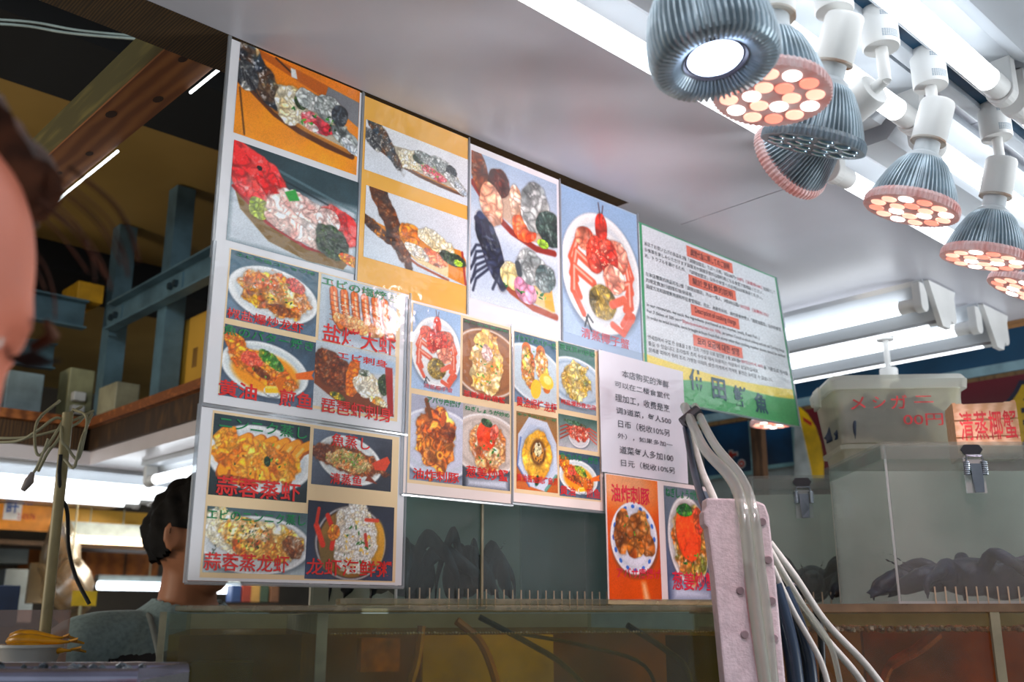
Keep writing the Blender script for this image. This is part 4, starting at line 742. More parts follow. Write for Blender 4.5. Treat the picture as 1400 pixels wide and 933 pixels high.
def crab_box(label, loc, rz, w_, d_, h_, lx, spikes, lid=.022, front=None):
    t = tag(empty('acrylic_crab_box', loc, rz), label, 'box', 'acrylic crab boxes')
    for nm, b in zip(('front_pane', 'back_pane', 'side_pane', 'side_pane'), grid_box(None, 0, w_, 0, d_, .004, h_-.001, .005)): b.build(nm, fog_b if nm == 'back_pane' else (front if front and nm == 'front_pane' else fog), t)
    MB().box(0, w_, 0, d_, 0, .004).build('floor_panel', fog2, t)
    if lid:
        o_ = .007; mb = MB().box(-o_, w_+o_, -o_, d_+o_, h_, h_+.005)
        for b in grid_box(None, -o_, w_+o_, -o_, d_+o_, h_-lid, h_, .005): mb.add(b.v, b.f)
        mb.build('box_lid', fog, t)
    for x in (.0, w_): MB().box(x-.0015, x+.0015, -.0015, .0015, 0, h_).build('corner_joint', fog2, t)
    if lx is not None: latch(t, lx, -.008 if lid else -.001, h_-.008)
    for k, x in enumerate(spikes): MB().tube([(x, -.004, -.002), (x, -.004, .026)], .0012, 6).build('peg', mat('tan_peg', (176, 160, 136), rough=.6), t)
    return t
b1 = loc_d(.602, 1.60, .0185)
crab_box('big clear latched box at the lower right holding a dark crab', b1, VR, .50, .29, .248, .137, [.055+.0163*k for k in range(16)])
b2 = loc_d(.470, 1.955, .0185)
crab_box('fogged latched box behind and left of the big crab box', b2, VR-math.radians(5), .50, .27, .2415, .094, [.02+.016*k for k in range(8)])
crab_box('fogged box between the food posters with two dark crab shapes', (.848, 1.1325, EYE+.0135), 0, .445, .22, .44, None, [.02+.0178*k for k in range(24)], lid=0, front=fog_f)
MB_ = MB().box(.848-.848+.153, .157, -.0035, -.0005, .001, .41)
MB_.build('seam_bar', mat('tan_seam', (128, 122, 96), rough=.6), bpy.data.objects['acrylic_crab_box.002'])
# right tank
R0 = (0, 0, EYE)
rk = tag(empty('live_seafood_tank', R0, VR), 'glass tank of murky orange water under the latched crab boxes', 'tank', 'live seafood tanks')
for nm, b in zip(('front_pane', 'back_pane', 'side_pane', 'side_pane'), grid_box(None, .412, 1.25, 1.555, 2.35, -.42, .006, .008)): b.build(nm, algae if nm == 'back_pane' else glass, rk)
MB().box(.404, 1.26, 1.547, 2.36, .0063, .018).build('tank_cover', clear('tan_cover_glass', (200, 170, 130), (186, 150, 114), .45, rough=.2, gloss=.06, noise=.15, scale=20), rk)
MB().box(.716, .730, 1.548, 1.5548, -.42, .0058).build('seam_bar', mat('tan_seam', (128, 122, 96), rough=.6), rk)
MB().box(.4205, 1.2415, 1.5635, 2.3415, -.419, -.022).build('tank_water', water_r, rk)
MB().box(.412, 1.25, 1.555, 2.35, -.432, -.42).build('tank_base', black_pl, rk)
mb = MB(); rr = random.Random(5)
for k in range(420): mb.ball((rr.uniform(.43, 1.0), rr.uniform(1.566, 1.60), -.0215+rr.uniform(0, .006)), rr.uniform(.002, .005), 6)
tag(mb.build('surface_froth', mat('pinkish_froth', (186, 156, 140), rough=.6, var=.2, scale=60), rk), kind='stuff')
tag(MB().box(.43, 1.24, 1.57, 2.34, -1.5, -.433).build('tank_stand', steel, loc=R0, rot=(0,0,VR)), 'plain steel stand under the orange water tank', 'stand')
tag(MB().box(.56, 1.2, 1.66, 1.672, -.4185, -.0225).build('stained_board', mat('orange_stained_panel', (214, 112, 30), rough=.8, var=.35, scale=6), loc=R0, rot=(0,0,VR)), 'orange stained board inside the right hand tank', 'panel')
tag(MB().tube(smooth_path([(.655,1.60,-.025),(.62,1.60,-.05),(.58,1.61,-.075),(.56,1.61,-.12)], 6), [.010]*6+[.009]*6+[.007]*7, 8).build('hose_end', mat('orange_pipe', (206, 96, 30), rough=.5, var=.3, scale=40), loc=R0, rot=(0,0,VR)), 'orange pipe slanting down inside the right hand tank', 'pipe')

# foam upright and hoses
foam_m = mat('white_expanded_foam', (226, 208, 212), rough=.85, var=.06, scale=90, bump=.35, bscale=240)
def uz(u, v, d=1.25): p = on_d(u, v, d); return (float(RH @ np.array([p.x, p.y, 0])), p.z-EYE)
out = [uz(*q) for q in [(966,681),(1030,683),(1046,690),(1052,706),(1062,800),(1075,940)]]+[(.345,-.50),(.262,-.50)]+[uz(*q) for q in [(991,935),(977,790),(968,722),(963,716),(962,700),(966,696)]]
f = MB().prism([(a, 1.25, b) for a, b in out], (0, .034, 0)).build('foam_upright', foam_m, loc=R0, rot=(0,0,VR), bevel=.003)
tag(f, 'upright white foam board with small holes beside the two-dish poster', 'foam board')
hole = mat('foam_dimple', (150, 132, 136), rough=.9)
for q in [(1042,714),(1050,766),(1055,822),(1058,873),(1018,868),(1012,808)]:
    a, b = uz(*q); mb = MB()
    mb.lathe([(.0001,0),(.0042,0),(.0052,.0012),(.0052,.003)], n=14); mb.xf(Matrix.Translation((a, 1.2472, b)) @ Matrix.Rotation(-math.pi/2, 4, 'X')); mb.build('dimple', hole, f, smooth=40)
tag(MB().box(.235, .37, 1.215, 1.286, -1.5, -.5005).build('counter_ledge', steel, loc=R0, rot=(0,0,VR)), 'narrow steel ledge that the white foam board stands on', 'ledge')
def hose(label, pts, r, m, n=8, cat='hose', group='hoses at the foam board', name='air_hose'):
    return tag(MB().tube(smooth_path([on_d(u, v, d) for u, v, d in pts], 8), r, n).build(name, m, smooth=60), label, cat, group)
clear_h = clear('clear_hose', (226, 230, 222), (196, 200, 190), .5, rough=.15, gloss=.12); white_h = mat('milky_hose', (198, 200, 194), rough=.35, var=.1); pink_h = mat('milky_pink_hose', (206, 150, 150), rough=.3, var=.5, scale=30, col2=(120, 40, 46)); blue_h = mat('blue_black_hose', (24, 40, 60), rough=.3, var=.2)
hose('thickest clear hose running down the front of the foam board', [(936,556,1.70),(962,612,1.52),(1000,655,1.32),(1016,700,1.235),(1026,780,1.225),(1036,860,1.225),(1048,945,1.225)], .0078, clear_h, 12)
hose('clear hose beside the thickest one, over the foam board', [(950,556,1.70),(976,606,1.52),(1012,652,1.32),(1030,700,1.235),(1040,780,1.228),(1050,860,1.228),(1058,945,1.228)], .0066, clear_h, 12)
hose('reddish hose inside the bundle low on the foam board', [(1022,770,1.239),(1027,830,1.239),(1033,870,1.239),(1044,945,1.239)], .0052, pink_h)
hose('milky hose going down behind the top of the foam board', [(944,590,1.66),(958,640,1.58),(975,680,1.46),(990,720,1.42)], .006, white_h)
hose('dark hose going down behind the top of the foam board', [(938,585,1.66),(948,640,1.58),(962,690,1.46),(978,730,1.42)], .006, blue_h)
tag(MB().tube([on_d(934,580,1.655), on_d(956,562,1.655)], .012, 10).build('hose_clip', black_pl), 'black clip holding the hoses below the white sign', 'clip')
for lb, q, r, m in [('milky hose, uppermost of those fanning out right of the foam board', [(1052,742,1.44),(1088,790,1.45),(1128,850,1.46),(1180,905,1.46),(1215,950,1.46)], .005, white_h), ('milky hose, second of those fanning out right of the foam board', [(1052,752,1.43),(1080,800,1.43),(1118,860,1.43),(1165,915,1.43),(1190,950,1.43)], .005, white_h),
     ('thin clear hose hanging steeply right of the foam board', [(1054,760,1.41),(1092,820,1.41),(1134,880,1.41),(1152,950,1.41)], .004, clear_h), ('milky hose nearest to the foam board among the fan', [(1056,775,1.38),(1084,835,1.38),(1120,900,1.38),(1136,950,1.38)], .004, white_h),
     ('thick dark hose right of the foam board', [(1058,800,1.36),(1070,840,1.36),(1082,890,1.36),(1090,950,1.36)], .011, blue_h), ('second thick dark hose, lower right of the foam board', [(1070,805,1.40),(1090,850,1.40),(1104,900,1.40),(1110,950,1.40)], .010, blue_h), ('slim black hose between the milky hoses and the tank', [(1060,790,1.47),(1100,812,1.48),(1120,850,1.49),(1126,950,1.49)], .005, hs)]:
    hose(lb, q, r, m, group='hoses fanning out beside the foam board')

# frosted container with a crab, and the small crate, both on the big box
frost = clear('frosted_plastic', (238, 236, 226), (250, 246, 230), .40, trans=.45, rough=.3, gloss=.04, noise=.06, scale=12)
frost_rim = clear('frosted_rim', (232, 232, 222), (236, 234, 222), .66, rough=.3, gloss=.06)
TOPZ = .0185+.253
CTZ = .0185+.2465+.072
ct = tag(empty('frosted_container', loc_d(.655, 1.985, CTZ), VR+math.radians(-4)), 'frosted plastic container with red handwriting, stacked on a flat tub', 'container')
def tapered(mb, w0, w1, d0, d1, h, t, x0=0.0):
    cx = .129
    def ring(w_, d_, z, r=.016):
        pts = []
        for sx, sy, a0 in ((1,-1,-90),(1,1,0),(-1,1,90),(-1,-1,180)):
            for k in range(5):
                a = math.radians(a0+22.5*k); pts.append((cx+sx*(w_/2-r)+r*math.cos(a), .085+sy*(d_/2-r)+r*math.sin(a), z))
        return pts
    rings = [ring(w0, d0, 0), ring(w1, d1, h), ring(w1-2*t, d1-2*t, h), ring(w0-2*t, d0-2*t, t)]; n = len(rings[0]); vs = sum(rings, [])
    fs = [tuple(range(n))[::-1]]+[(i*n+j, i*n+(j+1) % n, (i+1)*n+(j+1) % n, (i+1)*n+j) for i in range(3) for j in range(n)]+[tuple(range(3*n, 4*n))]
    mb.add(vs, fs); return ring
mb = MB(); ring = tapered(mb, .232, .258, .16, .178, .112, .002); mb.build('tub', frost, ct, smooth=35)
mb = MB(); a = ring(.274, .194, .108); b = ring(.278, .198, .126); c = ring(.264, .184, .137); n = len(a); mb.add(a+b+c, [tuple(range(n))[::-1]]+[(i*n+j, i*n+(j+1) % n, (i+1)*n+(j+1) % n, (i+1)*n+j) for i in range(2) for j in range(n)]+[tuple(range(2*n, 3*n))]); mb.build('container_lid', frost_rim, ct, smooth=35)
for x in (-.0165, .2685): MB().box(x, x+.006, .06, .11, .085, .128).build('clip_handle', frost_rim, ct, bevel=.002)
RM = mat('red_marker', (222, 60, 66), rough=.6, var=.2, scale=40)
for body, x0, x1, z0, z1 in [('メ', .030, .060, .066, .092), ('シ', .074, .100, .068, .092), ('ガ', .110, .142, .066, .094), ('ニ', .156, .194, .078, .092), ('00円', .132, .210, .032, .056)]:
    o = text_in(body, x0, x1, z0, z1, 0, RM, ct, 'handwriting', .006); o.location = (0, -.0012, 0); o.rotation_euler = (math.radians(5.0), 0, 0)
ft = tag(empty('flat_tub', loc_d(.660, 1.99, .0185+.2465), VR+math.radians(-4)), 'flat frosted tub with a red mark under the lettered container', 'container')
mb = MB(); ring2 = tapered(mb, .225, .238, .155, .165, .064, .002); mb.build('tub', frost, ft, smooth=35)
mb = MB(); a = ring2(.250, .176, .0605); b = ring2(.252, .178, .069); n = len(a); mb.add(a+b, [tuple(range(n))[::-1]]+[(j, (j+1) % n, n+(j+1) % n, n+j) for j in range(n)]+[tuple(range(n, 2*n))]); mb.build('container_lid', frost_rim, ft, smooth=35)
o = text_in('イ', .030, .052, .024, .050, 0, RM, ft, 'handwriting', .01); o.location = (0, -.002, 0)
cr = tag(empty('wooden_crate', loc_d(.795, 1.765, TOPZ), VR+math.radians(-14)), 'small wooden crate lettered in red, beside the frosted container', 'crate')
cw = wood('pale_crate_wood', (236, 200, 164), (212, 164, 122), 8, (1, 6, 6))
for k in range(3): MB().box(0, .105, -.004, 0, .006+.031*k, .034+.031*k).build('slat', cw, cr)
for k in range(3): MB().box(0, .105, .075, .079, .006+.031*k, .034+.031*k).build('slat', cw, cr)
for x in (.0, .099):
    MB().box(x, x+.006, .0003, .0747, .0, .10).build('end_board', cw, cr)
MB().box(.0063, .0987, .0003, .0747, .002, .006).build('crate_floor', cw, cr)
for x in (.012, .093): MB().box(x-.006, x+.006, .0003, .012, .0063, .098).build('corner_post', cw, cr)
for k, ch in enumerate('清蒸椰蟹'): text_in(ch, .008+.024*k, .030+.024*k, .030, .082, -.0046, RM, cr, 'lettering', .01)

# ------------------------------------------------------------------ signboards on the right hand wall
def plate_x(pts, X, th): return [(on_x(u, v, X)) for u, v in pts], (th, 0, 0)
def wall_rect(name, label, cat, u0, v0, u1, v1, X, m, th=.02, group=None):
    a = on_x(u0, v0, X); b = on_x(u1, v1, X); return tag(MB().box(X, X+th, a.y, b.y, a.z, b.z).build(name, m), label, cat, group)
maroon = mat('maroon_signboard', (96, 14, 32), rough=.4, var=.12, scale=3)
bd = MB().box(3.262, 3.29, -.6, 1.93, EYE+.25, EYE+.735).build('shop_signboard', maroon)
tag(bd, 'long maroon shop signboard with yellow shapes, behind the frosted container', 'signboard')
SK = 3.262
def on_board(name, pts, m, off): return MB().prism([on_x(u, v, SK-off) for u, v in pts], (.0015, 0, 0)).build(name, m, bd)
on_board('yellow_crescent', [(1092,556),(1104,566),(1115,584),(1122,606),(1126,632),(1126,656),(1104,660),(1098,640),(1094,600)], mat('sign_yellow', (222, 180, 10), rough=.4), .002)
on_board('pale_panel', [(1086,556),(1093,572),(1101,608),(1108,640),(1112,662),(1086,664)], mat('sign_pale', (178, 190, 192), rough=.5), .004)
on_board('red_fin', [(1097,570),(1110,578),(1109,583),(1099,576)], mat('sign_red', (180, 40, 30), rough=.5), .004)
def board_text(body, u0, v0, size, m, off, bold, name, parent):
    v, f = text_raw(body, bold); a = on_x(u0, v0, SK-off); mb = MB(); k = size
    mb.add([(SK-off, a.y-p[0]*k, a.z-.9*k+p[1]*k) for p in v.tolist()], f); return mb.build(name, m, parent)
navy = mat('sign_navy', (16, 30, 60), rough=.4); yel = MATS['sign_yellow']
board_text('魚', 1366, 528, .215, navy, .002, .085, 'letter_outline', bd); board_text('魚', 1366, 528, .215, yel, .004, .02, 'lettering', bd)
blue_p = mat('blue_sea_poster', (14, 70, 112), rough=.35, var=.4, scale=4, coat=.5); fr_m = mat('pale_teal_frame', (120, 168, 178), rough=.4)
for lb, r in [('blue sea poster with red brush lettering behind the hoses', (958, 548, 1030, 646)), ('blue sea poster framed in pale teal, right of the brown post', (1040, 552, 1088, 634))]:
    o = wall_rect('sea_poster', lb, 'poster', r[0], r[1], r[2], r[3], 3.285, blue_p, .02, 'blue sea posters')
    a = on_x(r[0], r[1], 3.284); b = on_x(r[2], r[3], 3.284)
    mb = MB(); mb.box(3.281, 3.285, a.y, b.y, b.z-.008, b.z+.006); mb.box(3.281, 3.285, b.y-.008, b.y+.006, a.z, b.z); mb.build('poster_frame', fr_m, o)
po = bpy.data.objects['sea_poster']; v, f = text_raw('す。', .03); a = on_x(986, 616, 3.283); mb = MB(); mb.add([(3.2835, a.y-p[0]*.075, a.z-.07+p[1]*.075) for p in v.tolist()], f); mb.build('lettering', mat('sign_red', (180, 40, 30)), po)
v, f = text_raw('す。', .09); mb = MB(); mb.add([(3.2842, a.y-p[0]*.075, a.z-.07+p[1]*.075) for p in v.tolist()], f); mb.build('letter_outline', mat('sign_pale', (178, 190, 192)), po)
a = on_x(1029, 640, 3.1); b = on_x(1041, 600, 3.1)
tag(MB().box(3.1, 3.13, a.y, b.y, 0, CZ).build('brown_post', wood('brown_post_wood', (110, 78, 52), (70, 48, 30), 6, (8, 8, 1))), 'slim brown post between the two blue sea posters', 'post')
# ------------------------------------------------------------------ the left aisle: loft, steel, goods
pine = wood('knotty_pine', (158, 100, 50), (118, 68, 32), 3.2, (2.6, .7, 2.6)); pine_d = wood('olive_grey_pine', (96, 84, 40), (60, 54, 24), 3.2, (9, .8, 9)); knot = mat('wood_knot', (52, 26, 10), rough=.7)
bm_ = tag(empty('roof_joist', (.515, 1.2, EYE+.80)), 'knotty pine joist crossing under the brown roof deck', 'joist')
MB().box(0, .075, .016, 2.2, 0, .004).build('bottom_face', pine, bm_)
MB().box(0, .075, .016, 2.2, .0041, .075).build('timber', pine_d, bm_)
for x, y, r in [(.03,.09,.006),(.055,.23,.007),(.02,.33,.008),(.05,.50,.006),(.04,.62,.005),(.03,.75,.007)]:
    mb = MB(); mb.add([(x+r*math.cos(a*.628), y+r*1.9*math.sin(a*.628), -.0004) for a in range(10)], [tuple(range(10))[::-1]]); mb.build('knot', knot, bm_)
st = tag(empty('light_strip', (.596, 1.2, EYE+.797)), 'thin bright light strip along the edge of the pine joist', 'light strip')
for a, b in ((.03, .17), (.45, 1.55)): MB().tube([(0, a, 0), (0, b, 0)], .0026, 8).build('lit_strip', glow('lit_strip', (235, 245, 245), 2.6), st)
grey_cab = mat('grey_cable', (120, 134, 132), rough=.5, var=.1)
def line(name, label, cat, pts, r, m, group=None, n=8): return tag(MB().tube(smooth_path(pts, 8), r, n).build(name, m, smooth=60), label, cat, group)
line('grey_cable', 'upper of two grey cables slung below the roof deck to the pine joist', 'cable', [on_d(-60,24,1.6), on_d(40,30,1.6), on_d(110,42,1.58), on_d(222,53,1.52)], .0026, grey_cab, 'grey cables under the roof deck')
line('grey_cable', 'lower of two grey cables slung below the roof deck to the pine joist', 'cable', [on_d(-60,30,1.6), on_d(30,35,1.6), on_d(100,46,1.58), on_d(222,56,1.515)], .0026, grey_cab, 'grey cables under the roof deck')
# loft deck
edge_w = wood('orange_edge_timber', (176, 104, 50), (120, 66, 28), 5, (1, 4, 8)); joist_w = wood('dark_joist_timber', (92, 62, 28), (50, 32, 14), 5, (4, 4, 1))
lf = tag(empty('storage_loft', (1.16, 3.2, EYE+.585)), 'timber storage loft turning a corner above the stall aisle', 'loft')
MB().box(0, .62, -1.6, .9, 0, .028).build('deck', edge_w, lf); MB().box(-2.4, 0, 0, .9, 0, .028).build('deck', edge_w, lf)
for k, (a, b) in enumerate([(.02, .06), (.34, .38), (.56, .60)]): MB().box(a, b, -1.6, .9, -.072, -.0005).build('joist', joist_w, lf)
for k in range(6): MB().box(.0602, .3398, -1.55+.42*k, -1.49+.42*k, -.055, -.0005).build('cross_joist', edge_w, lf)
for a, b in [(.02, .06), (.3, .34)]: MB().box(-2.4, -.001, a, b, -.072, -.0005).build('joist', joist_w, lf)
soff = mat('white_soffit', (214, 206, 208), rough=.3, var=.06, scale=4, coat=.3)
mb = MB(); mb.box(.03, .62, -1.6, 2.2, -.115, -.073); mb.box(-2.4, .0299, .03, 2.2, -.115, -.073); mb.build('soffit', soff, lf)
gal = mat('blue_grey_steel', (84, 112, 124), rough=.5, metal=.2, var=.15, scale=12); gal_d = mat('bolt_steel', (40, 56, 64), rough=.5, metal=.4)
fr = tag(empty('steel_scaffold', (1.16, 3.2, EYE+.614)), 'blue-grey steel frame of posts and channel rails above the loft', 'frame')
def chan(nm, x0, x1, y0, y1, z0, z1, ax):
    mb = MB()
    if ax == 'y': mb.box(x0+.03, x0+.036, y0, y1, z0, z1); mb.box(x0, x0+.0298, y0, y1, z1-.006, z1); mb.box(x0, x0+.0298, y0, y1, z0, z0+.006)
    else: mb.box(x0, x1, y0+.03, y0+.036, z0, z1); mb.box(x0, x1, y0, y0+.0298, z1-.006, z1); mb.box(x0, x1, y0, y0+.0298, z0, z0+.006)
    return mb.build(nm, gal, fr)
chan('rail', 0, 0, -1.5, -.045, .285, .375, 'y'); chan('rail', -2.4, -.04, 0, 0, .29, .385, 'x'); chan('rail', -2.4, -.04, .25, 0, .20, .29, 'x')
for q in ((222, 430), (140, 500)):
    c = on_x(q[0], q[1], 1.20); y = c.y-3.2
    MB().box(.037, .097, y-.03, y+.03, 0, .68).build('post', gal, fr)
    pl = MB().box(.024, .0298, y-.15, y-.04, .30, .36).build('plate', gal, fr)
    for dy in (-.12, -.085): MB().tube([(.012, y+dy, .33), (.0238, y+dy, .33)], .011, 6).build('bolt', gal_d, pl)
card = mat('yellow_brown_card', (182, 136, 40), rough=.75, var=.08, scale=4)
def goods(name, label, cat, u0, v0, u1, v1, Y, th, m, z0=None, bevel=.004, group=None):
    a = on_y(u0, v0, Y); b = on_y(u1, v1, Y); zb = b.z if z0 is None else z0
    return tag(MB().box(0, b.x-a.x, 0, th, 0, a.z-zb).build(name, m, loc=(a.x, Y, zb), bevel=bevel), label, cat, group)
DZ = EYE+.6135
q0 = on_x(237, 520, 1.275); q1 = on_x(300, 430, 1.275); zt = on_x(275, 428, 1.275).z
g = tag(MB().box(0, .3, 0, q0.y-q1.y, 0, zt-DZ).build('cardboard_box', card, loc=(1.275, q1.y, DZ), bevel=.004), 'yellow-brown cardboard box at the right hand end of the loft', 'box')
MB().box(-.0008, -.0001, .12, .15, .10, .16).build('printed_mark', mat('brown_print', (120, 84, 24)), g)
g = goods('carton', 'small yellow carton on the left steel rail', 'box', 108, 383, 141, 412, 3.21, .15, mat('yellow_carton', (206, 150, 20), rough=.6), EYE+.9995)
goods('white_appliance', 'white plastic housing standing on the loft behind the near head', 'housing', 12, 505, 55, 565, 3.32, .16, mat('bluish_white_plastic', (150, 172, 180), rough=.45), DZ)
g = goods('socket_box', 'beige socket box with plugs on the loft corner', 'socket box', 97, 502, 127, 541, 3.34, .10, mat('beige_plastic', (150, 148, 112), rough=.5), DZ)
for k in range(2): MB().box(.01, .05, -.03, -.0003, .03+.045*k, .06+.045*k).build('plug', plastic_white, g, bevel=.004)
goods('beige_case', 'low beige case on the loft between the steel posts', 'case', 160, 521, 190, 548, 3.0, .14, mat('pale_beige_plastic', (150, 146, 120), rough=.5), DZ)
# cables
cabw = mat('pale_cable', (170, 168, 140), rough=.5, var=.1); cabk = mat('black_cable', (20, 22, 24), rough=.5)
D = 1.58
pole = tag(empty('beige_pole', on_d(57, 905, D)), 'slim beige pole leaning up from the counter to the loft cables', 'pole')
a = on_d(57, 905, D); b = on_d(93, 565, D); MB().tube([(0,0,0), b-a], .0085, 12).build('shaft', mat('beige_pole_paint', (170, 158, 116), rough=.45, var=.08), pole, smooth=60); MB().lathe([(.02,-.004),(.02,.004),(.010,.012)], n=16).build('foot', cabk, pole, smooth=40)
cd = lambda pts: [on_d(u, v, d-.35) for u, v, d in pts]
for lb, pts in [('pale cable making the widest loop around the pole top', [(82,548,1.96),(52,575,1.93),(48,610,1.91),(56,622,1.91),(78,590,1.92),(92,566,1.95),(80,600,1.915),(66,618,1.91),(52,645,1.91)]),
    ('pale cable looping right of the pole top', [(100,560,1.96),(118,570,1.92),(115,600,1.91),(106,628,1.91),(92,612,1.905),(84,600,1.905),(88,572,1.94),(112,556,1.97)]),
    ('pale cable running in from the left to the pole', [(-40,604,1.95),(20,604,1.93),(50,590,1.92),(76,572,1.925),(96,576,1.95),(128,562,1.98)]),
    ('pale cable running in just above the lights to the pole', [(-40,598,1.97),(30,599,1.95),(80,588,1.945),(104,580,1.95),(118,566,1.99)]),
    ('pale cable hanging loose below the pole top loop', [(88,628,1.905),(100,640,1.90),(106,624,1.90),(112,600,1.90),(126,566,1.96)])]:
    line('pale_cable', lb, 'cable', cd(pts), .0024, cabw, 'pale cables tangled at the pole')
pg = tag(MB().tube(smooth_path(cd([(66,600,1.90),(58,622,1.90),(50,640,1.90),(45,648,1.90)]), 6), .002, 6).build('plug_cable', cabw), 'grey plug hanging on a short cable left of the pole', 'cable')
MB().tube(cd([(45,646,1.90),(40,658,1.90),(36,664,1.90),(31,671,1.90)]), [.003,.0075,.006,.004], 8).build('plug', mat('grey_plug', (160, 150, 148), rough=.5), pg, smooth=60)
line('black_cable', 'black cable snaking down beside the pole', 'cable', cd([(83,622,1.92),(81,650,1.92),(84,680,1.93),(92,700,1.94),(94,750,1.95),(104,790,1.96),(122,826,1.96)]), .0032, cabk)
# lower lights
def loft_fixture(along, c0, c1, tubes, label):
    global CZ
    z = CZ; CZ = EYE+.4695; o = fixture('fluorescent_fixture', along, c0, c1, tubes, 0, label, 'fluorescent fixtures below the loft'); CZ = z; return o
loft_fixture('x', .15, 1.56, (3.29, 3.42), 'lit twin tube fixture below the loft, nearer of two running side by side')
loft_fixture('x', .15, 1.56, (3.57, 3.70), 'lit twin tube fixture below the loft, farther of two running side by side')
loft_fixture('y', 1.95, 3.05, (1.31, 1.44), 'lit tube fixture below the loft running toward the posters')
# yellow board with lettering
yb = mat('yellow_shop_board', (214, 160, 16), rough=.45, var=.08, scale=5)
BX = 4.55
a = on_y(-40, 678, BX); b = on_y(205, 727, BX)
ybd = tag(MB().box(a.x, b.x, BX, BX+.03, b.z, min(a.z, EYE+.466)).build('yellow_signboard', yb), 'yellow shop board with blue lettering under the left tube lights', 'signboard')
def y_rect(u0, v0, u1, v1, off, m, nm, par=ybd):
    a = on_y(u0, v0, BX-off); b = on_y(u1, v1, BX-off); return MB().box(a.x, b.x, BX-off, BX-off+.0015, b.z, min(a.z, EYE+.466)).build(nm, m, par)
y_rect(7, 684, 28, 712, .002, mat('white_tag', (214, 216, 220)), 'white_patch'); y_rect(-40, 686, 74, 728, .001, mat('orange_band', (222, 140, 20)), 'orange_band')
bl = mat('sign_blue', (30, 84, 170))
for ch, r in [('許', (10, 682, 25, 702)), ('魚', (33, 672, 49, 692)), ('介', (58, 674, 74, 690))]:
    a = on_y(r[0], r[1], BX-.004); b = on_y(r[2], r[3], BX-.004); text_in(ch, a.x, b.x, b.z, a.z, BX-.004, bl, ybd, 'lettering', .02)
a = on_y(24, 702, BX-.004); b = on_y(48, 711, BX-.004); text_in('2-0576', a.x, b.x, b.z, a.z, BX-.004, mat('sign_red', (180, 40, 30)), ybd, 'lettering', .0)
# back of the aisle: goods against the far wall
a = on_y(-50, 738, 4.7); b = on_y(200, 738, 4.7)
tag(MB().box(a.x, b.x+.6, 4.58, 4.86, a.z-.02, a.z).build('back_shelf', joist_w), 'timber shelf board below the yellow shop board', 'shelf')
sf = tag(empty('shelf_light', on_y(97, 713, 4.43)), 'slim fixture with one warm tube under the yellow board', 'light fixture')
w_ = on_y(205, 713, 4.43).x-on_y(97, 713, 4.43).x; MB().box(0, w_, 0, .09, -.055, 0).build('housing', mat('grey_housing', (150, 164, 166), rough=.5), sf); MB().tube([(.04, .02, -.073), (w_, .02, -.073)], .016, 12).build('tube', glow('warm_tube', (255, 224, 186), 5.0), sf)
for x in (.1, w_-.1): MB().tube([(x, .05, 0), (x, .05, EYE+.468-sf.location.z)], .003, 6).build('hanger', cabw, sf)
wd = wood('orange_cabinet_wood', (170, 100, 36), (140, 78, 26), 3, (1, 1, 4))
cb = goods('wooden_cabinet', 'orange-brown wooden cabinet left of the man in grey', 'cabinet', 120, 740, 215, 793, 5.0, .98, wd)
MB().box(.19, .20, -.003, -.0002, .01, .22).build('door_gap', joist_w, cb)
for lb, r, Y, c in [('dull grey metal cabinet at the left under the yellow board', (-30, 738, 38, 772), 4.9, (70, 76, 74)), ('shiny steel cabinet lower left behind the pole', (8, 778, 42, 852), 4.6, (110, 120, 126)), ('grey-brown board standing behind the hanging bags', (42, 770, 74, 826), 4.4, (120, 104, 78))]:
    goods('metal_cabinet' if 'cabinet' in lb else 'leaning_board', lb, 'cabinet' if 'cabinet' in lb else 'board', *r, Y, .25 if 'cabinet' in lb else .02, mat('store_%d' % c[0], c, rough=.45, metal=.4 if 'metal' in lb or 'steel' in lb else 0, var=.15, scale=6))
bag_m = clear('thin_plastic_bag', (220, 214, 200), (150, 132, 106), .35, rough=.3, gloss=.08, noise=.2, scale=14)
for lb, q, s in [('crumpled clear bag of goods hanging beside the pole', (84, 768), (.085, .07, .15)), ('pale bag of goods hanging lower, left of the cabinet', (94, 806), (.10, .07, .12)), ('small knotted bag hanging above the others', (78, 742), (.05, .05, .10))]:
    c = on_y(q[0], q[1], {.085: 4.3, .10: 4.08, .05: 3.9}[s[0]]); mb = MB(); mb.ball((0,0,0), s, 18); rr = random.Random(int(s[0]*1000))
    mb.v = [tuple(np.array(p)*(1+.16*math.sin(p[0]*60+p[2]*40)+.08*rr.uniform(-1, 1))) for p in mb.v]; mb.v = [(x*(1-.5*max(0, z/s[2])), y, z) for x, y, z in mb.v]
    o = mb.build('plastic_bag', bag_m, loc=c, smooth=80); tag(o, lb, 'bag', 'bags hanging in the aisle')
    mb = MB(); mb.ball((0, 0, -.02), (s[0]*.6, s[1]*.6, s[2]*.5), 12); mb.build('bag_filling', mat('tan_goods', (150, 110, 60), rough=.8, var=.3, scale=25), o, smooth=80)
    MB().tube([(0,0,s[2]*.9), (0,.01,EYE+.468-c.z)], .003, 6).build('bag_string', cabw, o)
pc = goods('price_card', 'small yellow price card beside the man\'s shoulder', 'card', 100, 808, 131, 829, 3.4, .004, mat('yellow_card', (226, 186, 30), rough=.6), bevel=0)
MB().tube([(.03, .002, 0), (.03, .002, -1.5)], .005, 8).build('card_pole', cabw, pc)
goods('blue_bin', 'dark blue bin at the left border behind the acrylic screen', 'bin', -20, 800, 22, 858, 3.6, .2, mat('navy_bin', (16, 34, 62), rough=.45))
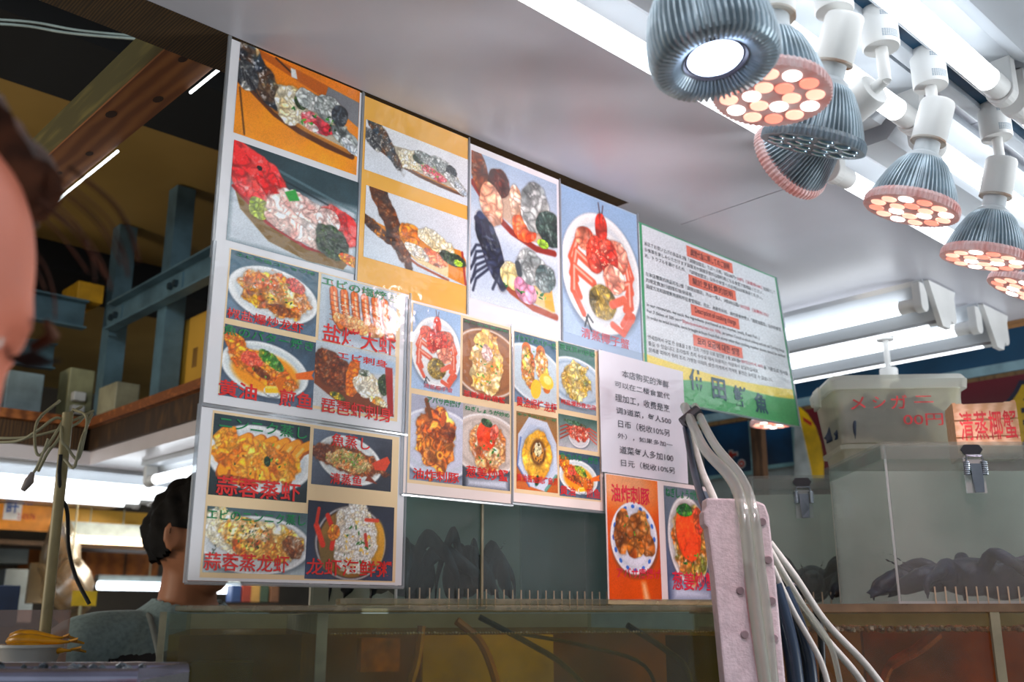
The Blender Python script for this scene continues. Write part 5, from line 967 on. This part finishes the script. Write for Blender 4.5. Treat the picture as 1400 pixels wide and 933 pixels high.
gl = tag(empty('far_tube_light', on_y(134, 801, 4.92)), 'far tube light low behind the man in grey', 'light fixture'); MB().tube([(0,0,0), (.52,0,0)], .02, 10).build('tube', glow('far_tube', (235, 245, 255), 4.0), gl); MB().box(0, .52, .0, .05, .022, .05).build('housing', MATS['grey_housing'], gl); MB().tube([(.26, .025, .05), (.26, .025, EYE+.47-gl.location.z)], .004, 6).build('hanger', cabw, gl)
gl = tag(empty('far_tube_light', on_y(268, 805, 4.0)), 'far tube light showing right below the lowest food poster', 'light fixture'); MB().tube([(0,0,0), (.2,0,0)], .02, 10).build('tube', glow('far_tube', (235, 245, 255), 4.0), gl); MB().box(0, .2, .0, .05, .022, .05).build('housing', MATS['grey_housing'], gl); MB().tube([(.1, .025, .05), (.1, .025, EYE+.47-gl.location.z)], .004, 6).build('hanger', cabw, gl)
for k, (u, c) in enumerate([(318, (30, 60, 110)), (332, (140, 50, 30)), (344, (180, 140, 70)), (356, (60, 80, 60)), (370, (120, 80, 50))]):
    goods('packet', ['blue', 'red', 'tan', 'green', 'brown'][k]+' packet on the far shelf under the lowest poster', 'packet', u, 800, u+11, 824, 3.9, .05, mat('packet_%d' % k, c, rough=.5), group='packets on the far shelf')
a = on_y(240, 826, 3.9); b = on_y(420, 826, 3.9); fs_ = tag(MB().box(a.x, b.x, 3.86, 4.2, a.z-.026, a.z-.001).build('far_shelf', joist_w), 'timber shelf board holding packets behind the olive tank', 'shelf')
for x in (a.x+.02, b.x-.06):
    for y in (3.87, 4.15): MB().box(x, x+.04, y, y+.04, 0, a.z-.0265).build('upright', joist_w, fs_)
# counter in the aisle with bowl, screen and fish
ctop = loc_d(0, 0, -.085).z
tag(MB().box(-1.5, -.62, 1.38, 1.66, -1.5, -.085).build('aisle_counter', steel, loc=R0, rot=(0,0,VR)), 'steel counter at the left under the white tub', 'counter')
p0 = on_d(38, 905, 1.5); bw = tag(empty('white_tub', (p0.x, p0.y, ctop)), 'white tub of yellow fish at the left border', 'tub')
mb = MB(); mb.lathe([(.030,0),(.043,.042),(.046,.044),(.046,.048),(.0425,.048),(.0405,.044),(.028,.004),(.0001,.004)], n=32); mb.build('bowl', plastic_white, bw, smooth=40)
yf = mat('yellow_fish_skin', (226, 160, 30), rough=.3, var=.25, scale=20)
def small_fish(label, loc, rz, L_, m, tilt=0):
    mb = MB(); n = 10; prof = [(0, .05), (.08, .32), (.25, .5), (.5, .46), (.75, .26), (.92, .1), (1, .07)]; vs = []
    for x, r in prof:
        for j in range(n): vs.append((x*L_, .22*L_*r*math.cos(6.283*j/n), .36*L_*r*math.sin(6.283*j/n)))
    k = len(prof); mb.add(vs, [(i*n+j, i*n+(j+1) % n, (i+1)*n+(j+1) % n, (i+1)*n+j)[::-1] for i in range(k-1) for j in range(n)]+[tuple(range(n)), tuple(range((k-1)*n, k*n))[::-1]])
    o = tag(mb.build('yellow_fish', m, loc=loc, rot=(tilt, 0, rz), smooth=50), label, 'fish', 'yellow fish by the tub')
    MB().prism([(L_*.98,0,0),(L_*1.18,0,.10*L_),(L_*1.12,0,0),(L_*1.18,0,-.10*L_)], (0,.003,0)).build('tail_fin', m, o)
    for s in (-1, 1): MB().ball((.12*L_, s*.045*L_, .02*L_), .012*L_+.001, 8).build('eye', black_pl, o)
for lb, q, rz in [('yellow fish lying across the rim of the white tub', (8, 878, 1.52), -.9), ('yellow fish lying under the first one at the tub', (2, 890, 1.50), -.75), ('yellow fish nearest the pole at the tub', (14, 872, 1.56), -1.1)]:
    small_fish(lb, on_d(*q), rz, .10, yf, 1.2)
scr = clear('tinted_screen', (232, 206, 200), (200, 170, 160), .3, rough=.1, gloss=.08)
tag(MB().box(-1.5, -.70, 1.63, 1.636, -.084, .012).build('acrylic_screen', scr, loc=R0, rot=(0,0,VR)), 'low pinkish clear screen standing on the left counter', 'screen')
# steel tray in front
tr = tag(empty('steel_tray', R0, VR), 'shiny steel tray edge at the bottom left corner', 'tray')
mb = MB(); mb.box(-.75, -.338, .955, 1.095, -.075, -.055); mb.build('tray_floor', steel, tr)
mb = MB(); mb.tube([(-.75,.957,-.054),(-.342,.957,-.054),(-.342,1.09,-.054),(-.75,1.09,-.054)], .0095, 14); mb.build('rolled_rim', mat('lilac_steel', (176, 178, 206), rough=.22, metal=.85, var=.1), tr, smooth=60)
mb = MB(); rr = random.Random(8)
for k in range(140): mb.ball((rr.uniform(-.74, -.36), rr.uniform(.975, 1.08), -.053+rr.uniform(0, .004)), rr.uniform(.003, .006), 6)
tag(mb.build('crushed_ice', mat('wet_dark_ice', (96, 110, 120), rough=.15, var=.5, scale=50), tr), kind='stuff')
tag(MB().box(-.74, -.345, .965, 1.085, -1.5, -.0755).build('tray_stand', steel, loc=R0, rot=(0,0,VR)), 'steel stand under the tray at the bottom left', 'stand')
# ------------------------------------------------------------------ people and crabs: closed pieces merged into one continuous skin
def capsule(mb, pts, rs, n=14):
    pts = smooth_path(pts, 4) if len(pts) > 2 else [Vector(p) for p in pts]
    k = len(pts); m = len(rs); r = [float(np.interp(i/(k-1)*(m-1), range(m), rs)) for i in range(k)]
    mb.tube(pts, r, n); mb.ball(pts[0], r[0]*.99, n); mb.ball(pts[-1], r[-1]*.99, n); return mb
def loft(mb, secs, n=28):
    """secs: (z, cx, cy, rx, ry) upward."""
    vs = []
    for z, cx, cy, rx, ry in secs:
        for j in range(n):
            a = 2*math.pi*j/n; e = .88; vs.append((cx+rx*math.copysign(abs(math.cos(a))**e, math.cos(a)), cy+ry*math.copysign(abs(math.sin(a))**e, math.sin(a)), z))
    k = len(secs); mb.add(vs, [(i*n+j, i*n+(j+1) % n, (i+1)*n+(j+1) % n, (i+1)*n+j) for i in range(k-1) for j in range(n)]+[tuple(range(n))[::-1], tuple(range((k-1)*n, k*n))]); return mb
def head_verts(n=64, m=48):
    """A head facing +Y, origin at the middle of the skull between the ears, height about .235."""
    vs = []; fs = []
    for i in range(m+1):
        t = math.pi*i/m
        for j in range(n):
            a = 2*math.pi*j/n; x, y, z = math.sin(t)*math.cos(a), math.sin(t)*math.sin(a), math.cos(t)
            zz = z*.112; f = max(0, -z); wx = .077*(1-.34*f**1.6); wy = .098*(1-.10*f)
            X = x*wx; Y = y*wy+ (.016*f if y > 0 else .030*f); Z = zz-.012*max(0, -z)*max(0, y)
            if y > 0:
                g = lambda cx, cz, sx, sz: math.exp(-((abs(X)-cx)/sx)**2-((Z-cz)/sz)**2)
                Y -= .010*g(.031, .012, .016, .012)                         # eye sockets
                Y += .007*g(.026, .030, .024, .009)                         # brow
                nz = max(0, min(1, (.016-Z)/.050)); Y += (.006+.024*nz)*math.exp(-(X/.011)**2)*(1 if -.036 < Z < .02 else math.exp(-((Z+.036 if Z < -.036 else Z-.02)/.005)**2))
                Y += .005*g(.012, -.034, .007, .007)                        # nostrils
                Y += .007*g(.0, -.058, .022, .006)+.007*g(.0, -.070, .018, .006)-.004*g(0, -.064, .024, .0025)
                Y += .009*g(.0, -.098, .022, .014); Y += .004*g(.046, -.015, .018, .018)
                Y -= .006*g(.05, -.055, .02, .02)
            vs.append((X, Y, Z))
    fs = [(i*n+j, (i+1)*n+j, (i+1)*n+(j+1) % n, i*n+(j+1) % n) for i in range(m) for j in range(n)]
    return vs, fs
def ear(mb, s):
    M = Matrix.Translation((s*.079, -.008, -.004)) @ Matrix.Rotation(s*.35, 4, 'Z') @ Matrix.Rotation(.12, 4, 'X')
    e = MB(); e.ball((0,0,0), (.010, .019, .031), 16); e.v = [(x+s*.006*((y/.019)**2+(z/.031)**2)-s*.004*math.exp(-((y-.004)/.008)**2-((z+.002)/.014)**2), y, z) for x, y, z in e.v]
    e.xf(M); mb.add(e.v, e.f)
def hand(mb, wrist, d, side_v, s):
    """Palm, four curled fingers of different lengths and a thumb from the side of the palm."""
    d = Vector(d).normalized(); sv = Vector(side_v).normalized(); up_ = sv.cross(d); w0 = Vector(wrist); pal = w0+d*.05
    M = Matrix((( *sv,), (*d,), (*up_,))).transposed()
    mb.ball(pal, (.041, .052, .017), 14, M=M)
    for k, (o, L_) in enumerate([(-.030, .066), (-.010, .076), (.010, .071), (.029, .056)]):
        b = w0+d*.088+sv*o; capsule(mb, [b, b+d*L_*.45-up_*.008, b+d*L_*.75-up_*.026, b+d*L_*.85-up_*.046], [.0095, .009, .0085, .007], 8)
    b = w0+d*.03-sv*.034*s; capsule(mb, [b, b-sv*.026*s+d*.022, b-sv*.030*s+d*.052-up_*.01], [.0125, .0105, .008], 8)
def human(H_yaw, H_pitch, arms, lean=0.0, stature=1.0):
    """Standing figure facing +Y with feet at z=0; the head turns by H_yaw about the neck. Returns (verts, faces, head matrix)."""
    mb = MB()
    loft(mb, [(.80,0,0,.13,.095),(.86,0,-.01,.165,.118),(.95,0,-.008,.168,.112),(1.05,0,.0,.148,.098),(1.15,0,.004,.150,.100),(1.27,0,.008,.172,.112),(1.37,0,.0,.182,.106),(1.43,0,-.012,.165,.088),(1.475,0,-.018,.10,.068),(1.50,0,-.018,.062,.058)])
    capsule(mb, [(0,-.022,1.46),(0,-.008,1.54),(0,.006,1.60)], [.062,.056,.056], 18)
    for s, arm in zip((-1, 1), arms):
        sh, el, wr = [Vector(q) for q in arm]
        capsule(mb, [(s*.10,-.012,1.42), sh], [.062,.064]); capsule(mb, [sh, (sh+el)/2, el], [.060,.052,.042]); capsule(mb, [el, (el*.6+wr*.4), wr], [.042,.040,.028])
        dv = (wr-el).normalized(); hand(mb, wr, dv, Vector((1,0,0)) if abs(dv.x) < .8 else Vector((0,1,0)), s)
        capsule(mb, [(s*.085,0,.86),(s*.10,.012,.66),(s*.10,.016,.50)], [.092,.076,.056]); capsule(mb, [(s*.10,.016,.50),(s*.105,-.006,.34),(s*.105,-.012,.09)], [.056,.056,.038])
        capsule(mb, [(s*.105,-.04,.045),(s*.112,.05,.040),(s*.118,.13,.028)], [.040,.038,.026])
    hm = Matrix.Translation((0, .012, 1.632)) @ Matrix.Rotation(H_yaw, 4, 'Z') @ Matrix.Rotation(H_pitch, 4, 'X')
    hb_ = MB(); v, f = head_verts(); hb_.add(v, f); ear(hb_, -1); ear(hb_, 1); hb_.xf(hm); mb.add(hb_.v, hb_.f)
    return mb, hm
def garment(name, body, test, off, m, parent, cuff=True):
    """A layer of cloth: the skin under it, lifted off along its normals, with an edge that folds back to the skin."""
    me = body.data; keep = [p for p in me.polygons if test(p.center)]; idx = {}; vs = []; base = []; fs = []
    for p in keep:
        q = []
        for i in p.vertices:
            if i not in idx:
                v = me.vertices[i]; idx[i] = len(vs); wob = 1+.35*math.sin(v.co.x*38+v.co.z*22)*math.sin(v.co.z*31+v.co.y*27); vs.append(v.co+v.normal*off*wob); base.append(v.co+v.normal*.001)
            q.append(idx[i])
        fs.append(tuple(q))
    cnt = {}
    for q in fs:
        for k in range(len(q)):
            e = (q[k], q[(k+1) % len(q)]); cnt[e] = cnt.get(e, 0)+1
    n = len(vs); bd = [e for e in cnt if (e[1], e[0]) not in cnt]; allv = vs+base
    fs += [(a, a+n, b+n, b) for a, b in bd]
    used = sorted({i for f_ in fs for i in f_}); rm = {o: k for k, o in enumerate(used)}
    mb = MB(); mb.add([allv[i] for i in used], [tuple(rm[i] for i in f_) for f_ in fs]); return mb.build(name, m, parent, smooth=70)
def hair_cap(name, hm, test, off, m, parent, seed=1, strands=()):
    v, f = head_verts(72, 56); rr = np.random.RandomState(seed); n0 = MB(); idx = {}; vs = []; inn = []; fs = []
    for q in f:
        c = np.mean([v[i] for i in q], 0)
        if not test(c): continue
        g = []
        for i in q:
            if i not in idx:
                p = np.array(v[i]); nrm = p/np.array([.077**2, .098**2, .112**2]); nrm /= np.linalg.norm(nrm)+1e-9
                idx[i] = len(vs); k = off*(1+.22*math.sin(p[0]*170+p[1]*60)+.18*math.sin(p[1]*140+p[2]*90)+.15*rr.uniform(-1, 1)); vs.append(p+nrm*k); inn.append(p-nrm*.003)
            g.append(idx[i])
        fs.append(tuple(g))
    n = len(vs); cnt = {(q[k], q[(k+1) % 4]) for q in fs for k in range(4)}
    allf = fs+[(a, a+n, b+n, b) for a, b in cnt if (b, a) not in cnt]+[tuple(i+n for i in q[::-1]) for q in fs]
    mb = MB(); mb.add(vs+inn, allf)
    for s in strands: mb.tube(smooth_path(s, 5), [.0006]*(len(smooth_path(s, 5))-1)+[.0003], 5)
    mb.xf(hm); return mb.build(name, m, parent, smooth=60)
skin_t = mat('tan_skin', (178, 118, 84), rough=.5, var=.08, scale=12); skin_p = mat('rosy_skin', (200, 116, 92), rough=.45, var=.08, scale=10)
hair_b = mat('black_hair', (14, 12, 13), rough=.75, var=.3, scale=60, spec=.2); hair_br = mat('dark_brown_hair', (70, 40, 24), rough=.6, spec=.25, var=.3, scale=60)
tee = mat('grey_teal_tee', (138, 164, 172), rough=.85, var=.1, scale=120); apr = mat('navy_apron', (14, 22, 40), rough=.6, var=.15); trou = mat('dark_trousers', (34, 38, 46), rough=.8, var=.1); shoe = mat('black_shoe', (24, 24, 26), rough=.5)
def person(label, feet, yaw, scale, H_yaw, H_pitch, arms, skin, voxel):
    mb, hm = human(H_yaw, H_pitch, arms); me = remesh(mb.v, mb.f, voxel, 2); me.name = 'person'; me.materials.append(skin)
    o = bpy.data.objects.new('person', me); COL.objects.link(o); o.location = feet; o.rotation_euler = (0, 0, yaw); o.scale = (scale,)*3
    return tag(o, label, 'person'), hm
# the man in the aisle
fpt = loc_d(-.665, 2.12, 0); MS = 1.018
arms_m = [((-.205,-.01,1.40), (-.255,.03,1.14), (-.19,.20,1.00)), ((.205,-.01,1.40), (.255,.03,1.14), (.19,.20,1.00))]
def face_dir(ang): return YAW-math.pi/2+math.radians(ang)      # 0: facing away from the viewer; -90: facing to the viewer's right
man, mh = person('person in a grey-teal tee and navy apron, turned away behind the posters', (fpt.x, fpt.y, 0), face_dir(-140), MS, math.radians(38), math.radians(-6), arms_m, skin_t, .0065)
garment('tee_shirt', man, lambda c: .90 < c.z < 1.505-.25*max(0, c.y+.02) and (abs(c.x) < .19 or c.z > 1.21) and not (c.y > .16), .012, tee, man)
garment('trousers', man, lambda c: .10 < c.z < .93 and abs(c.x) < .22 and c.y < .2, .012, trou, man)
garment('apron', man, lambda c: .55 < c.z < 1.40 and c.y > .015 and abs(c.x) < .17 and not (c.y > .2), .022, apr, man)
garment('shoe', man, lambda c: c.z < .085 and c.x < 0, .008, shoe, man); garment('shoe', man, lambda c: c.z < .085 and c.x > 0, .008, shoe, man)
for s in (-1, 1):
    mb = MB(); mb.tube(smooth_path([(s*.095,.125,1.385),(s*.098,.112,1.41),(s*.098,.080,1.445),(s*.09,.02,1.478),(s*.085,-.05,1.47),(s*.06,-.12,1.36)], 6), .006, 8); mb.build('apron_strap', mat('grey_strap', (120, 130, 132), rough=.7), man, smooth=60)
mb = MB(); mb.tube([(.02,.150,1.34),(.03,.132,1.425)], .005, 8); mb.build('pen', mat('pale_pen', (150, 170, 186), rough=.3), man)
hair_cap('hair', mh, lambda c: (c[2] > .040 or (c[1] < -.012 and c[2] > -.052+.3*max(0, c[1]+.06)) or (c[1] < .03 and c[2] > .012 and abs(c[0]) > .05)) and not (c[1] > .055 and c[2] < .062), .015, hair_b, man, 2)
for s in (-1, 1):
    mb = MB(); mb.ball((s*.031, .083, .012), .0115, 12); mb.xf(mh); mb.build('eye', mat('eye_white', (220, 216, 210), rough=.2), man, smooth=80)
# the visitor whose head cuts into the left border
vs_ = loc_d(-.347, .442, 0); VS = 1.017
arms_v = [((-.195,-.01,1.40), (-.25,-.02,1.12), (-.22,.10,.88)), ((.195,-.01,1.40), (.25,-.02,1.12), (.22,.10,.88))]
vis, vh = person('person with brown hair close to the camera, cut off by the left border', (vs_.x, vs_.y, 0), face_dir(-78), VS, math.radians(40), math.radians(-27), arms_v, skin_p, .0065)
garment('shirt', vis, lambda c: .88 < c.z < 1.46 and (abs(c.x) < .19 or c.z > .96) and not c.y > .16, .013, mat('dusty_pink_shirt', (214, 150, 150), rough=.8, var=.08), vis)
garment('trousers', vis, lambda c: .10 < c.z < .90 and abs(c.x) < .2, .013, trou, vis)
garment('shoe', vis, lambda c: c.z < .085 and c.x < 0, .008, shoe, vis); garment('shoe', vis, lambda c: c.z < .085 and c.x > 0, .008, shoe, vis)
rr = random.Random(4); strands = []
for k in range(15):
    x = rr.uniform(-.05, .06); z0 = .085+rr.uniform(-.012, .02); L_ = rr.uniform(.1, .6)
    strands.append([(x, .050, z0+.006), (x*1.1, .072+.012*L_, z0+.004), (x*1.15+.004, .088+.012*L_, z0-.016*L_), (x*1.2+.006, .096+.014*L_, z0-.04*L_)])
hair_cap('hair', vh, lambda c: (c[2] > .088-.5*max(0, -c[1]) or (c[1] < -.022 and c[2] > -.075)) and not (c[1] > .06 and c[2] < .075), 0.014, hair_br, vis, 5, strands)
for s in (-1, 1):
    mb = MB(); mb.ball((s*.030, .0715, .012), .0115, 12); mb.xf(vh); mb.build('eye', mat('eye_white', (220, 216, 210), rough=.2), vis, smooth=80)
    mb = MB()
    for k in range(16): x = s*(.020+.0015*k); mb.tube([(x, .093, .016), (x*1.02, .102, .017), (x*1.04, .108, .021)], [.0008,.0007,.0003], 4)
    mb.xf(vh); mb.build('eyelash', hair_b, vis)
    mb = MB(); mb.tube([(s*.016, .101, .030), (s*.030, .101, .035), (s*.044, .090, .032)], [.003, .0034, .0018], 8); mb.xf(vh); mb.build('eyebrow', hair_br, vis)

# crabs
crab_m = mat('blue_violet_shell', (44, 44, 78), rough=.4, var=.45, scale=26, bump=.5, bscale=120, col2=(18, 18, 34)); crab_d = mat('dark_shell', (22, 28, 36), rough=.5, var=.4, scale=30, bump=.5, bscale=120)
def crab_mesh(seed, voxel=.0035, up_=1.0):
    """Coconut crab facing -X: humped body, big claws, three pairs of jointed walking legs."""
    rr = random.Random(seed); mb = MB()
    mb.ball((.02,0,.045), (.062,.045,.036), 18); mb.ball((-.045,0,.042), (.038,.030,.026), 14); mb.ball((.075,0,.036), (.05,.046,.034), 16)
    for k in range(14): mb.ball((.075+rr.uniform(-.035,.04), rr.uniform(-.03,.03), .06+rr.uniform(-.01,.008)), rr.uniform(.006,.011), 6)
    for s in (-1, 1):
        capsule(mb, [(-.03,s*.024,.034),(-.055,s*.066,.050),(-.090,s*.062,.040)], [.012,.017,.015], 10); capsule(mb, [(-.090,s*.062,.040),(-.118,s*.05,.026)], [.021,.016], 10)
        capsule(mb, [(-.115,s*.055,.030),(-.145,s*.046,.016)], [.010,.003], 8); capsule(mb, [(-.115,s*.040,.022),(-.142,s*.040,.008)], [.008,.003], 8)
        for k, (x, sp, rise, fw_) in enumerate([(-.01,.10,.072,-.09),(.02,.115,.088,.04),(.045,.10,.066,.13)]):
            r2 = rr.uniform(.9, 1.12); capsule(mb, [(x,s*.03,.040),(x+fw_*.35,s*sp*.55*r2,rise*r2),(x+fw_*.75,s*sp*.95,rise*.72*r2)], [.013,.0125,.0105], 10)
            capsule(mb, [(x+fw_*.75,s*sp*.95,rise*.72*r2),(x+fw_*1.05,s*sp*1.12,.034),(x+fw_*1.1,s*sp*1.16,.004)], [.0105,.0075,.0028], 8)
        capsule(mb, [(-.075,s*.012,.05),(-.13,s*.03,.085),(-.17,s*.05,.08)], [.003,.002,.0012], 6)
        mb.ball((-.078,s*.012,.056), .006, 8)
    return remesh(mb.v, mb.f, voxel, 1)
def crab(label, loc, rz, sc, m, seed):
    me = crab_mesh(seed); me.materials.append(m); o = bpy.data.objects.new('coconut_crab', me); COL.objects.link(o); o.location = loc; o.rotation_euler = (0, 0, rz); o.scale = sc if isinstance(sc, tuple) else (sc,)*3
    return tag(o, label, 'crab', 'live crabs')
crab('dark blue-violet crab crouching in the big latched box', loc_d(.755, 1.725, .0235), VR+.10, (1.02, .82, .90), crab_m, 1)
crab('dark crab blurred behind the fogged wall of the rear box', loc_d(.600, 2.05, .0235), VR+1.3, (.8, .8, .95), crab_d, 2)
crab('dark crab in the frosted container with red handwriting', loc_d(.765, 2.055, CTZ+.0035), VR+.1, (.74, .54, 1.2), mat('slate_shell', (26, 42, 64), rough=.5, var=.3, scale=26), 3)
crab('larger dark crab shape at the left in the fogged box between posters', (.918, 1.225, EYE+.0185), .15, (.56, .68, 1.15), crab_d, 4)
crab('smaller dark crab shape right of the seam in the fogged box', (1.062, 1.22, EYE+.0185), 1.75, (.46, .40, 1.15), crab_d, 5)
